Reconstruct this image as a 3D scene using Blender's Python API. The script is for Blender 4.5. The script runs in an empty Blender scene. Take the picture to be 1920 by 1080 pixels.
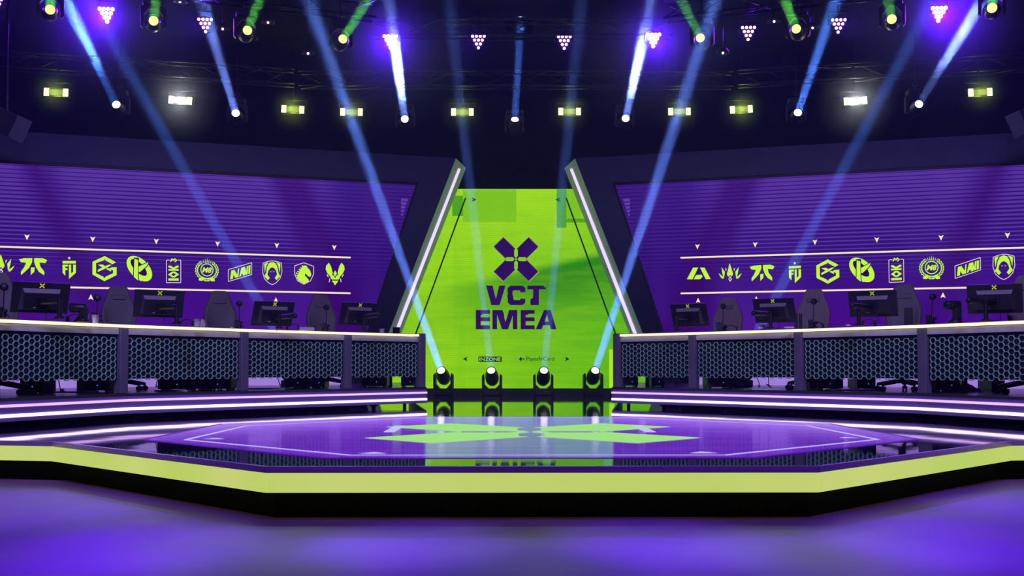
import bpy, bmesh, math, random
from mathutils import Vector, Matrix
from mathutils.geometry import tessellate_polygon
random.seed(7)
PI = math.pi
sc = bpy.context.scene

def lin(c):
    c = c / 255.0
    return c / 12.92 if c <= 0.04045 else ((c + 0.055) / 1.055) ** 2.4
def rgb(r, g, b): return (lin(r), lin(g), lin(b), 1.0)

# ------------------------------------------------------------------ camera
F = 2150.0
CAM = Vector((-0.226, 0.0, 0.90))
YAW, PITCH = 15.0 / F, math.radians(1.8)
SHIFT = 148.0 - F * math.tan(PITCH)
cd = bpy.data.cameras.new('camera'); cam = bpy.data.objects.new('camera', cd)
sc.collection.objects.link(cam); sc.camera = cam
cam.location = CAM; cam.rotation_euler = (PI / 2 + PITCH, 0, -YAW)
cd.sensor_width = 36.0; cd.lens = F * 36.0 / 1920.0; cd.shift_y = SHIFT / 1920.0
cd.clip_start = 0.05; cd.clip_end = 200
RC = Matrix.Rotation(-YAW, 3, 'Z') @ Matrix.Rotation(PI / 2 + PITCH, 3, 'X')
# ------------------------------------------------------------------ world and render look
w = bpy.data.worlds.new('world'); sc.world = w; w.use_nodes = True
w.node_tree.nodes['Background'].inputs['Color'].default_value = (0.02, 0.01, 0.12, 1)
w.node_tree.nodes['Background'].inputs['Strength'].default_value = 0.01
vs = sc.view_settings
vs.view_transform = 'Standard'; vs.look = 'None'; vs.gamma = 1.0; vs.use_curve_mapping = False
vs.exposure = 0.0
cy = sc.cycles
cy.use_denoising = True; cy.max_bounces = 6; cy.diffuse_bounces = 3; cy.glossy_bounces = 4
cy.volume_bounces = 0; cy.transparent_max_bounces = 6; cy.caustics_reflective = False
cy.caustics_refractive = False; cy.sample_clamp_indirect = 4.0
try: cy.denoising_input_passes = 'RGB_ALBEDO_NORMAL'
except Exception: pass

def add_light(kind, name, loc, energy, color, target=None, parent=None, **kw):
    ld = bpy.data.lights.new(name, kind); o = bpy.data.objects.new(name, ld)
    sc.collection.objects.link(o)
    loc = Vector(loc)
    if target is not None:
        o.rotation_euler = (Vector(target) - loc).to_track_quat('-Z', 'Y').to_euler()
    if parent is not None:
        o.parent = parent; loc = loc - parent.location
    o.location = loc
    ld.energy = energy; ld.color = color
    for k_, v_ in kw.items(): setattr(ld, k_, v_)
    return o
HAZE = 0.003    # haze density
PUF = 0.2; GLOWR = 1.9    # density and radius of volumes imitating lens glow round lamps
BE = 2.0; PE_ = 8.0; BLE = 0.8   # beam, violet cluster and strobe power
# unseen washes added in front of and above the stage to brighten the desks
add_light('AREA', 'front_wash', (-3, 3.5, 7.2), 130, (0.36, 0.26, 1.0), (-4, 14, 1.0), size=1.5, spread=math.radians(70))
add_light('AREA', 'front_wash', (3, 3.5, 7.2), 130, (0.36, 0.26, 1.0), (4, 14, 1.0), size=1.5, spread=math.radians(70))
add_light('AREA', 'key_wash', (0, 5.0, 7.2), 60, (1.0, 0.85, 0.8), (0, 15, 1.0), size=2.0, spread=math.radians(100))
# pools on the floor before the stage
for x, y, e, s in ((-2.1, 5.7, 260, 9), (-0.72, 5.85, 240, 7.5), (0.62, 5.9, 250, 8), (2.15, 5.9, 260, 10), (-3.4, 7.2, 110, 10), (3.4, 7.2, 240, 11), (0.75, 5.2, 90, 6)):
    add_light('SPOT', 'violet_pool', (x * 1.05, y - 7.5, 7.2), e * 27, (0.22, 0.01, 1.0), (x, y, 0), spot_size=math.radians(s), spot_blend=1.0, shadow_soft_size=0.1)
for x, y, e, s in ((-1.40, 5.8, 240, 11), (1.35, 5.7, 260, 10), (-0.05, 6.2, 100, 12), (-3.2, 7.6, 180, 15), (3.5, 7.2, 90, 14)):
    add_light('SPOT', 'grey_pool', (x * 1.1, y + 6.0, 7.2), e * 5.5, (0.58, 1.0, 0.85), (x, y, 0), spot_size=math.radians(s), spot_blend=1.0, shadow_soft_size=0.12)

add_light('AREA', 'violet_fill', (0, 4.2, 7.3), 22, (0.20, 0.01, 1.0), (0, 6.7, 0), shape='RECTANGLE', size=10.0, size_y=0.4, spread=math.radians(40))  # unseen fill lamp added to lift the dark band before the stage edge
# ------------------------------------------------------------------ helpers
def ray(px, py): return (RC @ Vector(((px - 960) / F, (540 + SHIFT - py) / F, -1.0)))
def atD(px, py, D):
    r = ray(px, py); return CAM + r * ((D - CAM.y) / r.y)
def atZ(px, py, z):
    r = ray(px, py); return CAM + r * ((z - CAM.z) / r.z)
def XK(px, k): return ((px - 945.0) / k - 0.226, F / k)

class MB:
    def __init__(s): s.v = []; s.f = []; s.m = []; s.sm = []
    def add(s, vs_, fs, mi=0, smooth=False):
        n = len(s.v); s.v += [Vector(p) for p in vs_]
        for f in fs: s.f.append([i + n for i in f]); s.m.append(mi); s.sm.append(smooth)
    def box(s, c, size, rot=None, mi=0, bev=0.0):
        hx, hy, hz = size[0] / 2, size[1] / 2, size[2] / 2
        R = rot if rot is not None else Matrix.Identity(3); c = Vector(c)
        if bev <= 0:
            P = [(-hx, -hy, -hz), (hx, -hy, -hz), (hx, hy, -hz), (-hx, hy, -hz), (-hx, -hy, hz), (hx, -hy, hz), (hx, hy, hz), (-hx, hy, hz)]
            s.add([c + R @ Vector(p) for p in P], [(0, 3, 2, 1), (4, 5, 6, 7), (0, 1, 5, 4), (1, 2, 6, 5), (2, 3, 7, 6), (3, 0, 4, 7)], mi)
        else:
            bm = bmesh.new(); bmesh.ops.create_cube(bm, size=1.0)
            for v in bm.verts: v.co = Vector((v.co.x * size[0], v.co.y * size[1], v.co.z * size[2]))
            bmesh.ops.bevel(bm, geom=bm.edges[:], offset=bev, segments=3, affect='EDGES', profile=0.6)
            bm.verts.index_update()
            s.add([c + R @ v.co for v in bm.verts], [[v.index for v in f.verts] for f in bm.faces], mi)
            bm.free()
    def cyl(s, p0, p1, r0, r1=None, n=16, mi=0, cap=True, smooth=True):
        p0 = Vector(p0); p1 = Vector(p1); r1 = r0 if r1 is None else r1
        q = (p1 - p0).to_track_quat('Z', 'Y').to_matrix()
        A = [p0 + q @ Vector((r0 * math.cos(2 * PI * i / n), r0 * math.sin(2 * PI * i / n), 0)) for i in range(n)]
        B = [p1 + q @ Vector((r1 * math.cos(2 * PI * i / n), r1 * math.sin(2 * PI * i / n), 0)) for i in range(n)]
        s.add(A + B, [(i, (i + 1) % n, n + (i + 1) % n, n + i) for i in range(n)], mi, smooth)
        if cap: s.add(A + B, [list(range(n))[::-1], list(range(n, 2 * n))], mi)
    def lathe(s, prof, c=(0, 0, 0), axis=(0, 0, 1), n=20, mi=0):
        q = Vector(axis).to_track_quat('Z', 'Y').to_matrix(); c = Vector(c)
        V = [c + q @ Vector((r * math.cos(2 * PI * i / n), r * math.sin(2 * PI * i / n), h)) for r, h in prof for i in range(n)]
        Fs = [(j * n + i, j * n + (i + 1) % n, (j + 1) * n + (i + 1) % n, (j + 1) * n + i) for j in range(len(prof) - 1) for i in range(n)]
        s.add(V, Fs, mi, True)
        s.add(V[:n], [list(range(n))[::-1]], mi); s.add(V[-n:], [list(range(n))], mi)
    def tube(s, pts, r, n=6, mi=0):
        for a, b in zip(pts[:-1], pts[1:]):
            s.cyl(a, b, r, n=n, mi=mi)
        for p in pts[1:-1]: s.ball(p, r, mi=mi, n=n)
    def ball(s, c, r, mi=0, n=10, sc_=(1, 1, 1)):
        m = max(4, n // 2); V = []
        for j in range(m + 1):
            t = PI * j / m
            for i in range(n):
                a = 2 * PI * i / n
                V.append(Vector(c) + Vector((r * sc_[0] * math.sin(t) * math.cos(a), r * sc_[1] * math.sin(t) * math.sin(a), -r * sc_[2] * math.cos(t))))
        s.add(V, [(j * n + i, j * n + (i + 1) % n, (j + 1) * n + (i + 1) % n, (j + 1) * n + i) for j in range(m) for i in range(n)], mi, True)
    def prism(s, poly, fn, d0, d1, mi=0):
        """poly: 2D outline; fn(a, b, d) -> 3D point; closed prism between depths d0 and d1"""
        n = len(poly)
        V = [fn(a, b, d0) for a, b in poly] + [fn(a, b, d1) for a, b in poly]
        tri = tessellate_polygon([[Vector((a, b, 0)) for a, b in poly]])
        s.add(V, [tuple(t) for t in tri] + [tuple(n + i for i in t)[::-1] for t in tri] + [(i, (i + 1) % n, n + (i + 1) % n, n + i) for i in range(n)], mi)
    def flat(s, loops, fn, mi=0):
        """flat filled outline with optional holes"""
        L = [[Vector((a, b, 0)) for a, b in lp] for lp in loops]
        V = [fn(a, b) for lp in loops for a, b in lp]
        s.add(V, [tuple(t) for t in tessellate_polygon(L)], mi)
    def build(s, name, mats, parent=None, world=False, fix=True):
        me = bpy.data.meshes.new(name)
        off = Vector((0, 0, 0)); q_ = parent
        while q_ is not None and world: off = off + q_.location; q_ = q_.parent
        me.from_pydata([tuple(p - off) for p in s.v], [], s.f)
        if not isinstance(mats, (list, tuple)): mats = [mats]
        for m in mats: me.materials.append(m)
        for p, mi, sm in zip(me.polygons, s.m, s.sm): p.material_index = mi; p.use_smooth = sm
        me.update()
        if fix:
            bm = bmesh.new(); bm.from_mesh(me)
            bmesh.ops.recalc_face_normals(bm, faces=bm.faces); bm.to_mesh(me); bm.free()
        o = bpy.data.objects.new(name, me); sc.collection.objects.link(o)
        if parent is not None: o.parent = parent
        return o

def root(name, loc, label, cat, group=None, rz=0.0):
    o = bpy.data.objects.new(name, None); sc.collection.objects.link(o)
    o.location = Vector(loc); o.rotation_euler = (0, 0, rz); o.empty_display_size = 0.2
    return tag(o, label, cat, group)
def tag(o, label, cat, group=None, kind=None):
    o['label'] = label; o['category'] = cat
    if group: o['group'] = group
    if kind: o['kind'] = kind
    return o
def struct(o, label=None):
    o['kind'] = 'structure'
    if label: o['label'] = label
    return o
def copy_tree(o, parent=None):
    c = o.copy(); sc.collection.objects.link(c)
    if parent is not None: c.parent = parent
    for ch in [x for x in o.children]: copy_tree(ch, c)
    return c

# ------------------------------------------------------------------ materials
def mat(name, col, rough=0.5, metal=0.0, spec=0.5, noise=0.0, nscale=20.0, coat=0.0):
    m = bpy.data.materials.new(name); m.use_nodes = True
    nt = m.node_tree; b = nt.nodes['Principled BSDF']
    b.inputs['Base Color'].default_value = col; b.inputs['Roughness'].default_value = rough
    b.inputs['Metallic'].default_value = metal; b.inputs['Specular IOR Level'].default_value = spec
    b.inputs['Coat Weight'].default_value = coat
    if noise > 0:
        n = nt.nodes.new('ShaderNodeTexNoise'); n.inputs['Scale'].default_value = nscale
        n.inputs['Detail'].default_value = 4
        tc = nt.nodes.new('ShaderNodeTexCoord'); nt.links.new(tc.outputs['Object'], n.inputs['Vector'])
        mr = nt.nodes.new('ShaderNodeMapRange'); mr.inputs['To Min'].default_value = max(0.02, rough - noise); mr.inputs['To Max'].default_value = rough + noise
        nt.links.new(n.outputs['Fac'], mr.inputs['Value']); nt.links.new(mr.outputs['Result'], b.inputs['Roughness'])
        mx = nt.nodes.new('ShaderNodeMix'); mx.data_type = 'RGBA'
        mx.inputs[6].default_value = tuple(c * 0.8 for c in col[:3]) + (1,); mx.inputs[7].default_value = tuple(min(1, c * 1.2) for c in col[:3]) + (1,)
        nt.links.new(n.outputs['Fac'], mx.inputs[0]); nt.links.new(mx.outputs[2], b.inputs['Base Color'])
    return m
def emit(name, col, st=1.0, sample=False, base=None):
    m = bpy.data.materials.new(name); m.use_nodes = True
    b = m.node_tree.nodes['Principled BSDF']
    b.inputs['Base Color'].default_value = base or (0.003, 0.003, 0.003, 1); b.inputs['Roughness'].default_value = 0.7; b.inputs['Specular IOR Level'].default_value = 0.08 if base is None else 0.4
    b.inputs['Emission Color'].default_value = col; b.inputs['Emission Strength'].default_value = st
    if not sample: m.cycles.emission_sampling = 'NONE'
    return m
M = {}
M['black'] = mat('black_paint', (0.006, 0.006, 0.010, 1), 0.45, noise=0.08, nscale=14)
M['void'] = mat('baffle_black', (0.0006, 0.0006, 0.0008, 1), 1.0, spec=0.0)
M['drape'] = mat('black_drape', (0.004, 0.004, 0.006, 1), 0.95, spec=0.1, noise=0.04, nscale=3)
M['shell'] = mat('black_plastic', (0.010, 0.010, 0.016, 1), 0.45, noise=0.06, nscale=30)
M['lampgrey'] = mat('lamp_housing_grey', (0.10, 0.10, 0.11, 1), 0.4, noise=0.05, nscale=12)
M['metal'] = mat('dark_metal', (0.035, 0.035, 0.05, 1), 0.35, metal=0.8, noise=0.08, nscale=9)
M['alu'] = mat('silver_rail', (0.75, 0.74, 0.8, 1), 0.4, metal=0.3, noise=0.05, nscale=6)
M['post'] = mat('grey_post', (0.20, 0.19, 0.26, 1), 0.45, metal=0.2, noise=0.05, nscale=5)
M['hex'] = mat('hex_mesh_metal', (0.42, 0.92, 0.60, 1), 0.4, metal=0.1, noise=0.1, nscale=3)
M['backing'] = mat('mesh_backing', (0.004, 0.006, 0.016, 1), 0.7)
M['desk'] = mat('desk_top', (0.10, 0.07, 0.07, 1), 0.45, noise=0.08, nscale=8)
M['chair'] = mat('charcoal_leatherette', (0.11, 0.10, 0.11, 1), 0.55, noise=0.08, nscale=40)
M['chair2'] = mat('grey_fabric', (0.22, 0.18, 0.17, 1), 0.8, noise=0.06, nscale=60)
M['monitor'] = mat('monitor_back', (0.022, 0.02, 0.034, 1), 0.42, noise=0.05, nscale=20)
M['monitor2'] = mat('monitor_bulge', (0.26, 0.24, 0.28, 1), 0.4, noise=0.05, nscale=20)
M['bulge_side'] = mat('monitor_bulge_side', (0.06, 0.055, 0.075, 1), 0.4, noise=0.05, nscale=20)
M['white'] = mat('white_paper', (0.85, 0.82, 0.82, 1), 0.6)
M['riser'] = mat('riser_panel', (0.22, 0.15, 0.46, 1), 0.4, noise=0.06, nscale=2)
M['riserdark'] = mat('platform_deck', (0.03, 0.03, 0.05, 1), 0.25, noise=0.08, nscale=4)
M['framewall'] = mat('brushed_frame', (0.034, 0.035, 0.068, 1), 0.42, metal=0.9, noise=0.06, nscale=3)
M['framewall'].node_tree.nodes['Principled BSDF'].inputs['Anisotropic'].default_value = 0.75
M['framewall'].node_tree.nodes['Principled BSDF'].inputs['Anisotropic Rotation'].default_value = 0.0
M['reveal'] = mat('frame_reveal', (0.8, 0.85, 0.85, 1), 0.6, metal=0.0, noise=0.05, nscale=4)
M['trouser'] = mat('brown_cloth', (0.20, 0.10, 0.10, 1), 0.9, noise=0.05, nscale=30)
M['blue'] = mat('blue_can', (0.02, 0.22, 0.6, 1), 0.3, metal=0.3)
M['speaker'] = mat('speaker_grey', (0.20, 0.22, 0.27, 1), 0.6, noise=0.05, nscale=10)
M['lens_white'] = emit('lens_white', (1.0, 0.97, 1.0, 1), 6.0)
M['lens_yellow'] = emit('lens_yellow', (0.95, 0.98, 0.22, 1), 1.7)
M['strip_lilac'] = emit('strip_lilac', rgb(226, 178, 255), 1.15, True, (0.5, 0.5, 0.5, 1))
M['strip_white'] = emit('strip_white', rgb(255, 232, 255), 1.6, True, (0.5, 0.5, 0.5, 1))
M['strip_cream'] = emit('strip_cream', rgb(255, 240, 196), 1.15, True, (0.5, 0.5, 0.5, 1))
M['strip_edge'] = emit('strip_edge', rgb(225, 205, 255), 1.1, True, (0.5, 0.5, 0.5, 1))
M['dot_bright'] = emit('led_dot_bright', (1.0, 0.9, 1.0, 1), 12.0)
M['dot'] = emit('led_dot', (1.0, 0.42, 1.0, 1), 4.0)
M['blind'] = emit('blinder_lamp', (0.95, 1.0, 0.42, 1), 2.0)
M['blindbar'] = emit('strobe_tube', (0.22, 0.30, 0.06, 1), 1.0)
M['blindbar_on'] = emit('strobe_tube_lit', (1.0, 1.0, 0.8, 1), 9.0)
M['sign'] = emit('screen_lime', rgb(196, 248, 62), 1.0)
M['signline'] = emit('screen_cream', rgb(250, 232, 190), 1.0)
M['signpale'] = emit('screen_pale_outline', rgb(232, 205, 225), 1.0)
M['signdark'] = emit('screen_dark_outline', rgb(34, 4, 78), 1.0)
M['signpurple'] = emit('screen_deep_purple', rgb(46, 4, 92), 1.0)
M['signblack'] = emit('screen_black', rgb(14, 30, 8), 1.0)
M['signhalo'] = emit('screen_soft_outline', rgb(150, 165, 90), 1.0)
M['yellowmark'] = emit('yellow_mark', rgb(214, 222, 20), 0.75)
M['bluedot'] = emit('blue_led', rgb(60, 110, 255), 1.0)
M['reddot'] = emit('red_led', rgb(150, 20, 30), 1.0)
M['boardglow'] = emit('lilac_board_glow', rgb(150, 118, 205), 0.95, True, (0.4, 0.4, 0.4, 1))  # emission in place of lilac light falling on the low board
M['floorline'] = emit('floor_line', rgb(196, 190, 250), 1.0)
M['floorlime'] = emit('floor_lime', rgb(158, 226, 112), 1.0)

def node(nt, t, **kw):
    n = nt.nodes.new(t)
    for k_, v_ in kw.items(): setattr(n, k_, v_)
    return n
def vmath(nt, op, a, b=None, c=None):
    n = node(nt, 'ShaderNodeMath', operation=op)
    for i, x in enumerate((a, b, c)):
        if x is None: continue
        if isinstance(x, (int, float)): n.inputs[i].default_value = x
        else: nt.links.new(x, n.inputs[i])
    return n.outputs[0]
def mixc(nt, fac, a, b):
    n = node(nt, 'ShaderNodeMix', data_type='RGBA')
    for i, x in ((0, fac), (6, a), (7, b)):
        if isinstance(x, (int, float, tuple)): n.inputs[i].default_value = x
        else: nt.links.new(x, n.inputs[i])
    return n.outputs[2]
def maprange(nt, v, a, b, c=0.0, d=1.0, smooth=False):
    n = node(nt, 'ShaderNodeMapRange'); n.clamp = True
    if smooth: n.interpolation_type = 'SMOOTHSTEP'
    nt.links.new(v, n.inputs['Value'])
    for k_, x in zip(('From Min', 'From Max', 'To Min', 'To Max'), (a, b, c, d)): n.inputs[k_].default_value = x
    return n.outputs['Result']

def purple_screen():
    """content of the side screens: local X runs from the outer end to the centre, local Z is height"""
    m = emit('purple_screen', (0, 0, 0, 1), 1.0, True); nt = m.node_tree; b = nt.nodes['Principled BSDF']
    uv = node(nt, 'ShaderNodeUVMap'); uv.uv_map = 'content'
    sx = node(nt, 'ShaderNodeSeparateXYZ'); nt.links.new(uv.outputs[0], sx.inputs[0]); U, Z = sx.outputs[0], sx.outputs[1]
    nz = node(nt, 'ShaderNodeTexNoise'); nz.inputs['Scale'].default_value = 0.55; nz.inputs['Detail'].default_value = 2
    mp = node(nt, 'ShaderNodeMapping'); mp.inputs['Scale'].default_value = (1.0, 0.5, 1); mp.inputs['Rotation'].default_value = (0, 0, 0.45)
    nt.links.new(uv.outputs[0], mp.inputs[0]); nt.links.new(mp.outputs[0], nz.inputs['Vector'])
    frac = vmath(nt, 'FRACT', vmath(nt, 'DIVIDE', Z, 0.073))
    duty = maprange(nt, Z, 2.75, 4.5, 0.18, 0.84)
    light = vmath(nt, 'LESS_THAN', frac, duty)
    dk = vmath(nt, 'MULTIPLY', maprange(nt, U, 5.2, 6.2, 1.0, 0.28, True), maprange(nt, Z, 2.5, 2.9, 0.0, 1.0))
    # darker diagonal bands of the artwork
    diag = vmath(nt, 'ADD', U, vmath(nt, 'MULTIPLY', Z, 0.42))
    band = vmath(nt, 'MULTIPLY', maprange(nt, diag, 6.3, 6.7, 0, 1, True), maprange(nt, diag, 7.0, 7.5, 1, 0, True))
    band2 = vmath(nt, 'MULTIPLY', maprange(nt, diag, 1.9, 2.4, 0, 1, True), maprange(nt, diag, 2.4, 3.0, 1, 0, True))
    bb = vmath(nt, 'SUBTRACT', 1.0, vmath(nt, 'MULTIPLY', vmath(nt, 'MAXIMUM', band, band2), 0.75))
    lf = vmath(nt, 'MULTIPLY', vmath(nt, 'MULTIPLY', light, dk), bb)
    base = mixc(nt, maprange(nt, Z, 1.2, 3.0), rgb(74, 4, 138), rgb(50, 14, 122))
    base = mixc(nt, maprange(nt, U, 5.0, 7.4, 0, 0.75), base, rgb(40, 0, 98))
    base = mixc(nt, vmath(nt, 'MULTIPLY', vmath(nt, 'MAXIMUM', band, band2), 0.6), base, rgb(52, 0, 96))
    base = mixc(nt, maprange(nt, nz.outputs['Fac'], 0.45, 0.75, 0, 0.35), base, rgb(76, 44, 160))
    col = mixc(nt, lf, base, rgb(84, 51, 153))
    nt.links.new(col, b.inputs['Emission Color']); return m
def green_screen():
    m = emit('green_screen', (0, 0, 0, 1), 1.0, True); nt = m.node_tree; b = nt.nodes['Principled BSDF']
    uv = node(nt, 'ShaderNodeUVMap'); uv.uv_map = 'content'
    sx = node(nt, 'ShaderNodeSeparateXYZ'); nt.links.new(uv.outputs[0], sx.inputs[0]); X, Z = sx.outputs[0], sx.outputs[1]
    base = mixc(nt, maprange(nt, X, -1.6, 1.9), rgb(146, 214, 0), rgb(98, 188, 0))
    base = mixc(nt, maprange(nt, Z, 2.6, 4.4, 0, 0.9), base, rgb(160, 222, 12))
    # sweeping dark wave rising to the right
    wz = vmath(nt, 'ADD', vmath(nt, 'MULTIPLY', X, 0.22), 2.72)
    d = vmath(nt, 'SUBTRACT', Z, wz)
    wave = vmath(nt, 'MULTIPLY', maprange(nt, d, 0.22, 0.0, 0, 1, True), maprange(nt, d, -1.5, 0.0, 0.12, 1, True))
    wave = vmath(nt, 'MULTIPLY', wave, maprange(nt, X, -2.0, 1.2, 0.18, 1.0, True))
    base = mixc(nt, wave, base, rgb(34, 132, 0))
    mp = node(nt, 'ShaderNodeMapping'); mp.inputs['Scale'].default_value = (0.5, 3.2, 1); mp.inputs['Rotation'].default_value = (0, 0, -0.16)
    nt.links.new(uv.outputs[0], mp.inputs[0])
    nz = node(nt, 'ShaderNodeTexNoise'); nz.inputs['Scale'].default_value = 2.0; nz.inputs['Detail'].default_value = 3
    nt.links.new(mp.outputs[0], nz.inputs['Vector'])
    base = mixc(nt, maprange(nt, nz.outputs['Fac'], 0.42, 0.7, 0, 0.16), base, rgb(176, 232, 10))
    base = mixc(nt, maprange(nt, nz.outputs['Fac'], 0.5, 0.3, 0, 0.14), base, rgb(70, 160, 0))
    mp2 = node(nt, 'ShaderNodeMapping'); mp2.inputs['Scale'].default_value = (2.6, 0.25, 1); nt.links.new(uv.outputs[0], mp2.inputs[0])
    vn = node(nt, 'ShaderNodeTexVoronoi'); vn.distance = 'MANHATTAN'; vn.inputs['Scale'].default_value = 2.2; nt.links.new(mp2.outputs[0], vn.inputs['Vector'])
    cs = node(nt, 'ShaderNodeSeparateColor'); nt.links.new(vn.outputs['Color'], cs.inputs[0])
    base = mixc(nt, vmath(nt, 'MULTIPLY', maprange(nt, cs.outputs[0], 0.6, 1.0, 0, 0.22), maprange(nt, X, 0.5, -1.2, 0, 1)), base, rgb(96, 186, 0))
    ln = vmath(nt, 'LESS_THAN', vmath(nt, 'FRACT', vmath(nt, 'DIVIDE', Z, 0.045)), 0.35)
    base = mixc(nt, vmath(nt, 'MULTIPLY', ln, 0.13), base, rgb(50, 120, 0))
    nt.links.new(base, b.inputs['Emission Color']); return m
def floor_screen():
    m = emit('floor_screen', (0, 0, 0, 1), 1.0, True, (0.02, 0.02, 0.03, 1)); nt = m.node_tree; b = nt.nodes['Principled BSDF']
    b.inputs['Roughness'].default_value = 0.12; b.inputs['Specular IOR Level'].default_value = 0.09
    tc = node(nt, 'ShaderNodeTexCoord'); mp = node(nt, 'ShaderNodeMapping'); mp.inputs['Scale'].default_value = (0.5, 2.2, 1)
    nt.links.new(tc.outputs['Object'], mp.inputs[0])
    nz = node(nt, 'ShaderNodeTexNoise'); nz.inputs['Scale'].default_value = 1.6; nz.inputs['Detail'].default_value = 3; nt.links.new(mp.outputs[0], nz.inputs['Vector'])
    sx = node(nt, 'ShaderNodeSeparateXYZ'); nt.links.new(tc.outputs['Object'], sx.inputs[0])
    base = mixc(nt, maprange(nt, sx.outputs[1], -0.8, 3.0, 0, 1), rgb(82, 0, 160), rgb(98, 4, 196))
    base = mixc(nt, maprange(nt, nz.outputs['Fac'], 0.45, 0.7, 0, 0.5), base, rgb(112, 26, 214))
    nt.links.new(base, b.inputs['Emission Color'])
    n2 = node(nt, 'ShaderNodeTexNoise'); n2.inputs['Scale'].default_value = 2.5; nt.links.new(tc.outputs['Object'], n2.inputs['Vector'])
    bp = node(nt, 'ShaderNodeBump'); bp.inputs['Strength'].default_value = 0.05; bp.inputs['Distance'].default_value = 0.02
    nt.links.new(n2.outputs['Fac'], bp.inputs['Height']); nt.links.new(bp.outputs[0], b.inputs['Normal'])
    return m
def gloss_floor():
    m = mat('glossy_stage_floor', (0.010, 0.006, 0.05, 1), 0.035, spec=0.8); nt = m.node_tree; b = nt.nodes['Principled BSDF']
    tc = node(nt, 'ShaderNodeTexCoord'); n2 = node(nt, 'ShaderNodeTexNoise'); n2.inputs['Scale'].default_value = 1.2; n2.inputs['Detail'].default_value = 2
    nt.links.new(tc.outputs['Object'], n2.inputs['Vector'])
    bp = node(nt, 'ShaderNodeBump'); bp.inputs['Strength'].default_value = 0.07; bp.inputs['Distance'].default_value = 0.02
    nt.links.new(n2.outputs['Fac'], bp.inputs['Height']); nt.links.new(bp.outputs[0], b.inputs['Normal'])
    return m
def fascia_mat():
    m = emit('lime_lightbox', (0, 0, 0, 1), 1.0, True, (0.06, 0.06, 0.06, 1)); nt = m.node_tree; b = nt.nodes['Principled BSDF']
    tc = node(nt, 'ShaderNodeTexCoord'); n2 = node(nt, 'ShaderNodeTexNoise'); n2.inputs['Scale'].default_value = 1.1
    nt.links.new(tc.outputs['Object'], n2.inputs['Vector'])
    col = mixc(nt, maprange(nt, n2.outputs['Fac'], 0.35, 0.65), rgb(196, 208, 112), rgb(184, 206, 92))
    nt.links.new(col, b.inputs['Emission Color']); return m
def floor_mat():
    m = mat('studio_floor', (0.27, 0.22, 0.34, 1), 0.34, spec=0.25); nt = m.node_tree; b = nt.nodes['Principled BSDF']
    tc = node(nt, 'ShaderNodeTexCoord'); n2 = node(nt, 'ShaderNodeTexNoise'); n2.inputs['Scale'].default_value = 1.4; n2.inputs['Detail'].default_value = 6
    nt.links.new(tc.outputs['Object'], n2.inputs['Vector'])
    nt.links.new(mixc(nt, maprange(nt, n2.outputs['Fac'], 0.35, 0.65), (0.20, 0.075, 0.31, 1), (0.25, 0.095, 0.38, 1)), b.inputs['Base Color'])
    nt.links.new(maprange(nt, n2.outputs['Fac'], 0.3, 0.7, 0.30, 0.42), b.inputs['Roughness'])
    n3 = node(nt, 'ShaderNodeTexNoise'); n3.inputs['Scale'].default_value = 60; nt.links.new(tc.outputs['Object'], n3.inputs['Vector'])
    bp = node(nt, 'ShaderNodeBump'); bp.inputs['Strength'].default_value = 0.15; bp.inputs['Distance'].default_value = 0.003
    nt.links.new(n3.outputs['Fac'], bp.inputs['Height']); nt.links.new(bp.outputs[0], b.inputs['Normal'])
    return m
M['purple_screen'] = purple_screen(); M['green_screen'] = green_screen(); M['floor_screen'] = floor_screen()
M['trim'] = mat('rim_trim', (0.62, 0.42, 0.6, 1), 0.35, metal=0.4)
M['gloss'] = gloss_floor(); M['fascia'] = fascia_mat(); M['floor'] = floor_mat()
def set_uv(o, fn):
    me = o.data; uv = me.uv_layers.new(name='content')
    for lp in me.loops: uv.data[lp.index].uv = fn(me.vertices[lp.vertex_index].co)

# ------------------------------------------------------------------ room
CEIL = 7.5
b = MB(); b.box((0, 12, -0.05), (34, 32, 0.1)); struct(b.build('floor', M['floor']), 'satin studio floor washed in violet light')
b = MB(); b.box((0, 12, CEIL + 0.05), (34, 32, 0.1)); struct(b.build('ceiling', M['drape']), 'black studio ceiling')
b = MB(); b.box((0, 28.05, CEIL / 2), (34, 0.1, CEIL)); struct(b.build('wall_back', M['drape']), 'black drape behind the stage')
b = MB(); b.box((-17.05, 12, CEIL / 2), (0.1, 32, CEIL)); struct(b.build('wall_left', M['drape']), 'black drape on the left')
b = MB(); b.box((17.05, 12, CEIL / 2), (0.1, 32, CEIL)); struct(b.build('wall_right', M['drape']), 'black drape on the right')

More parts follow.
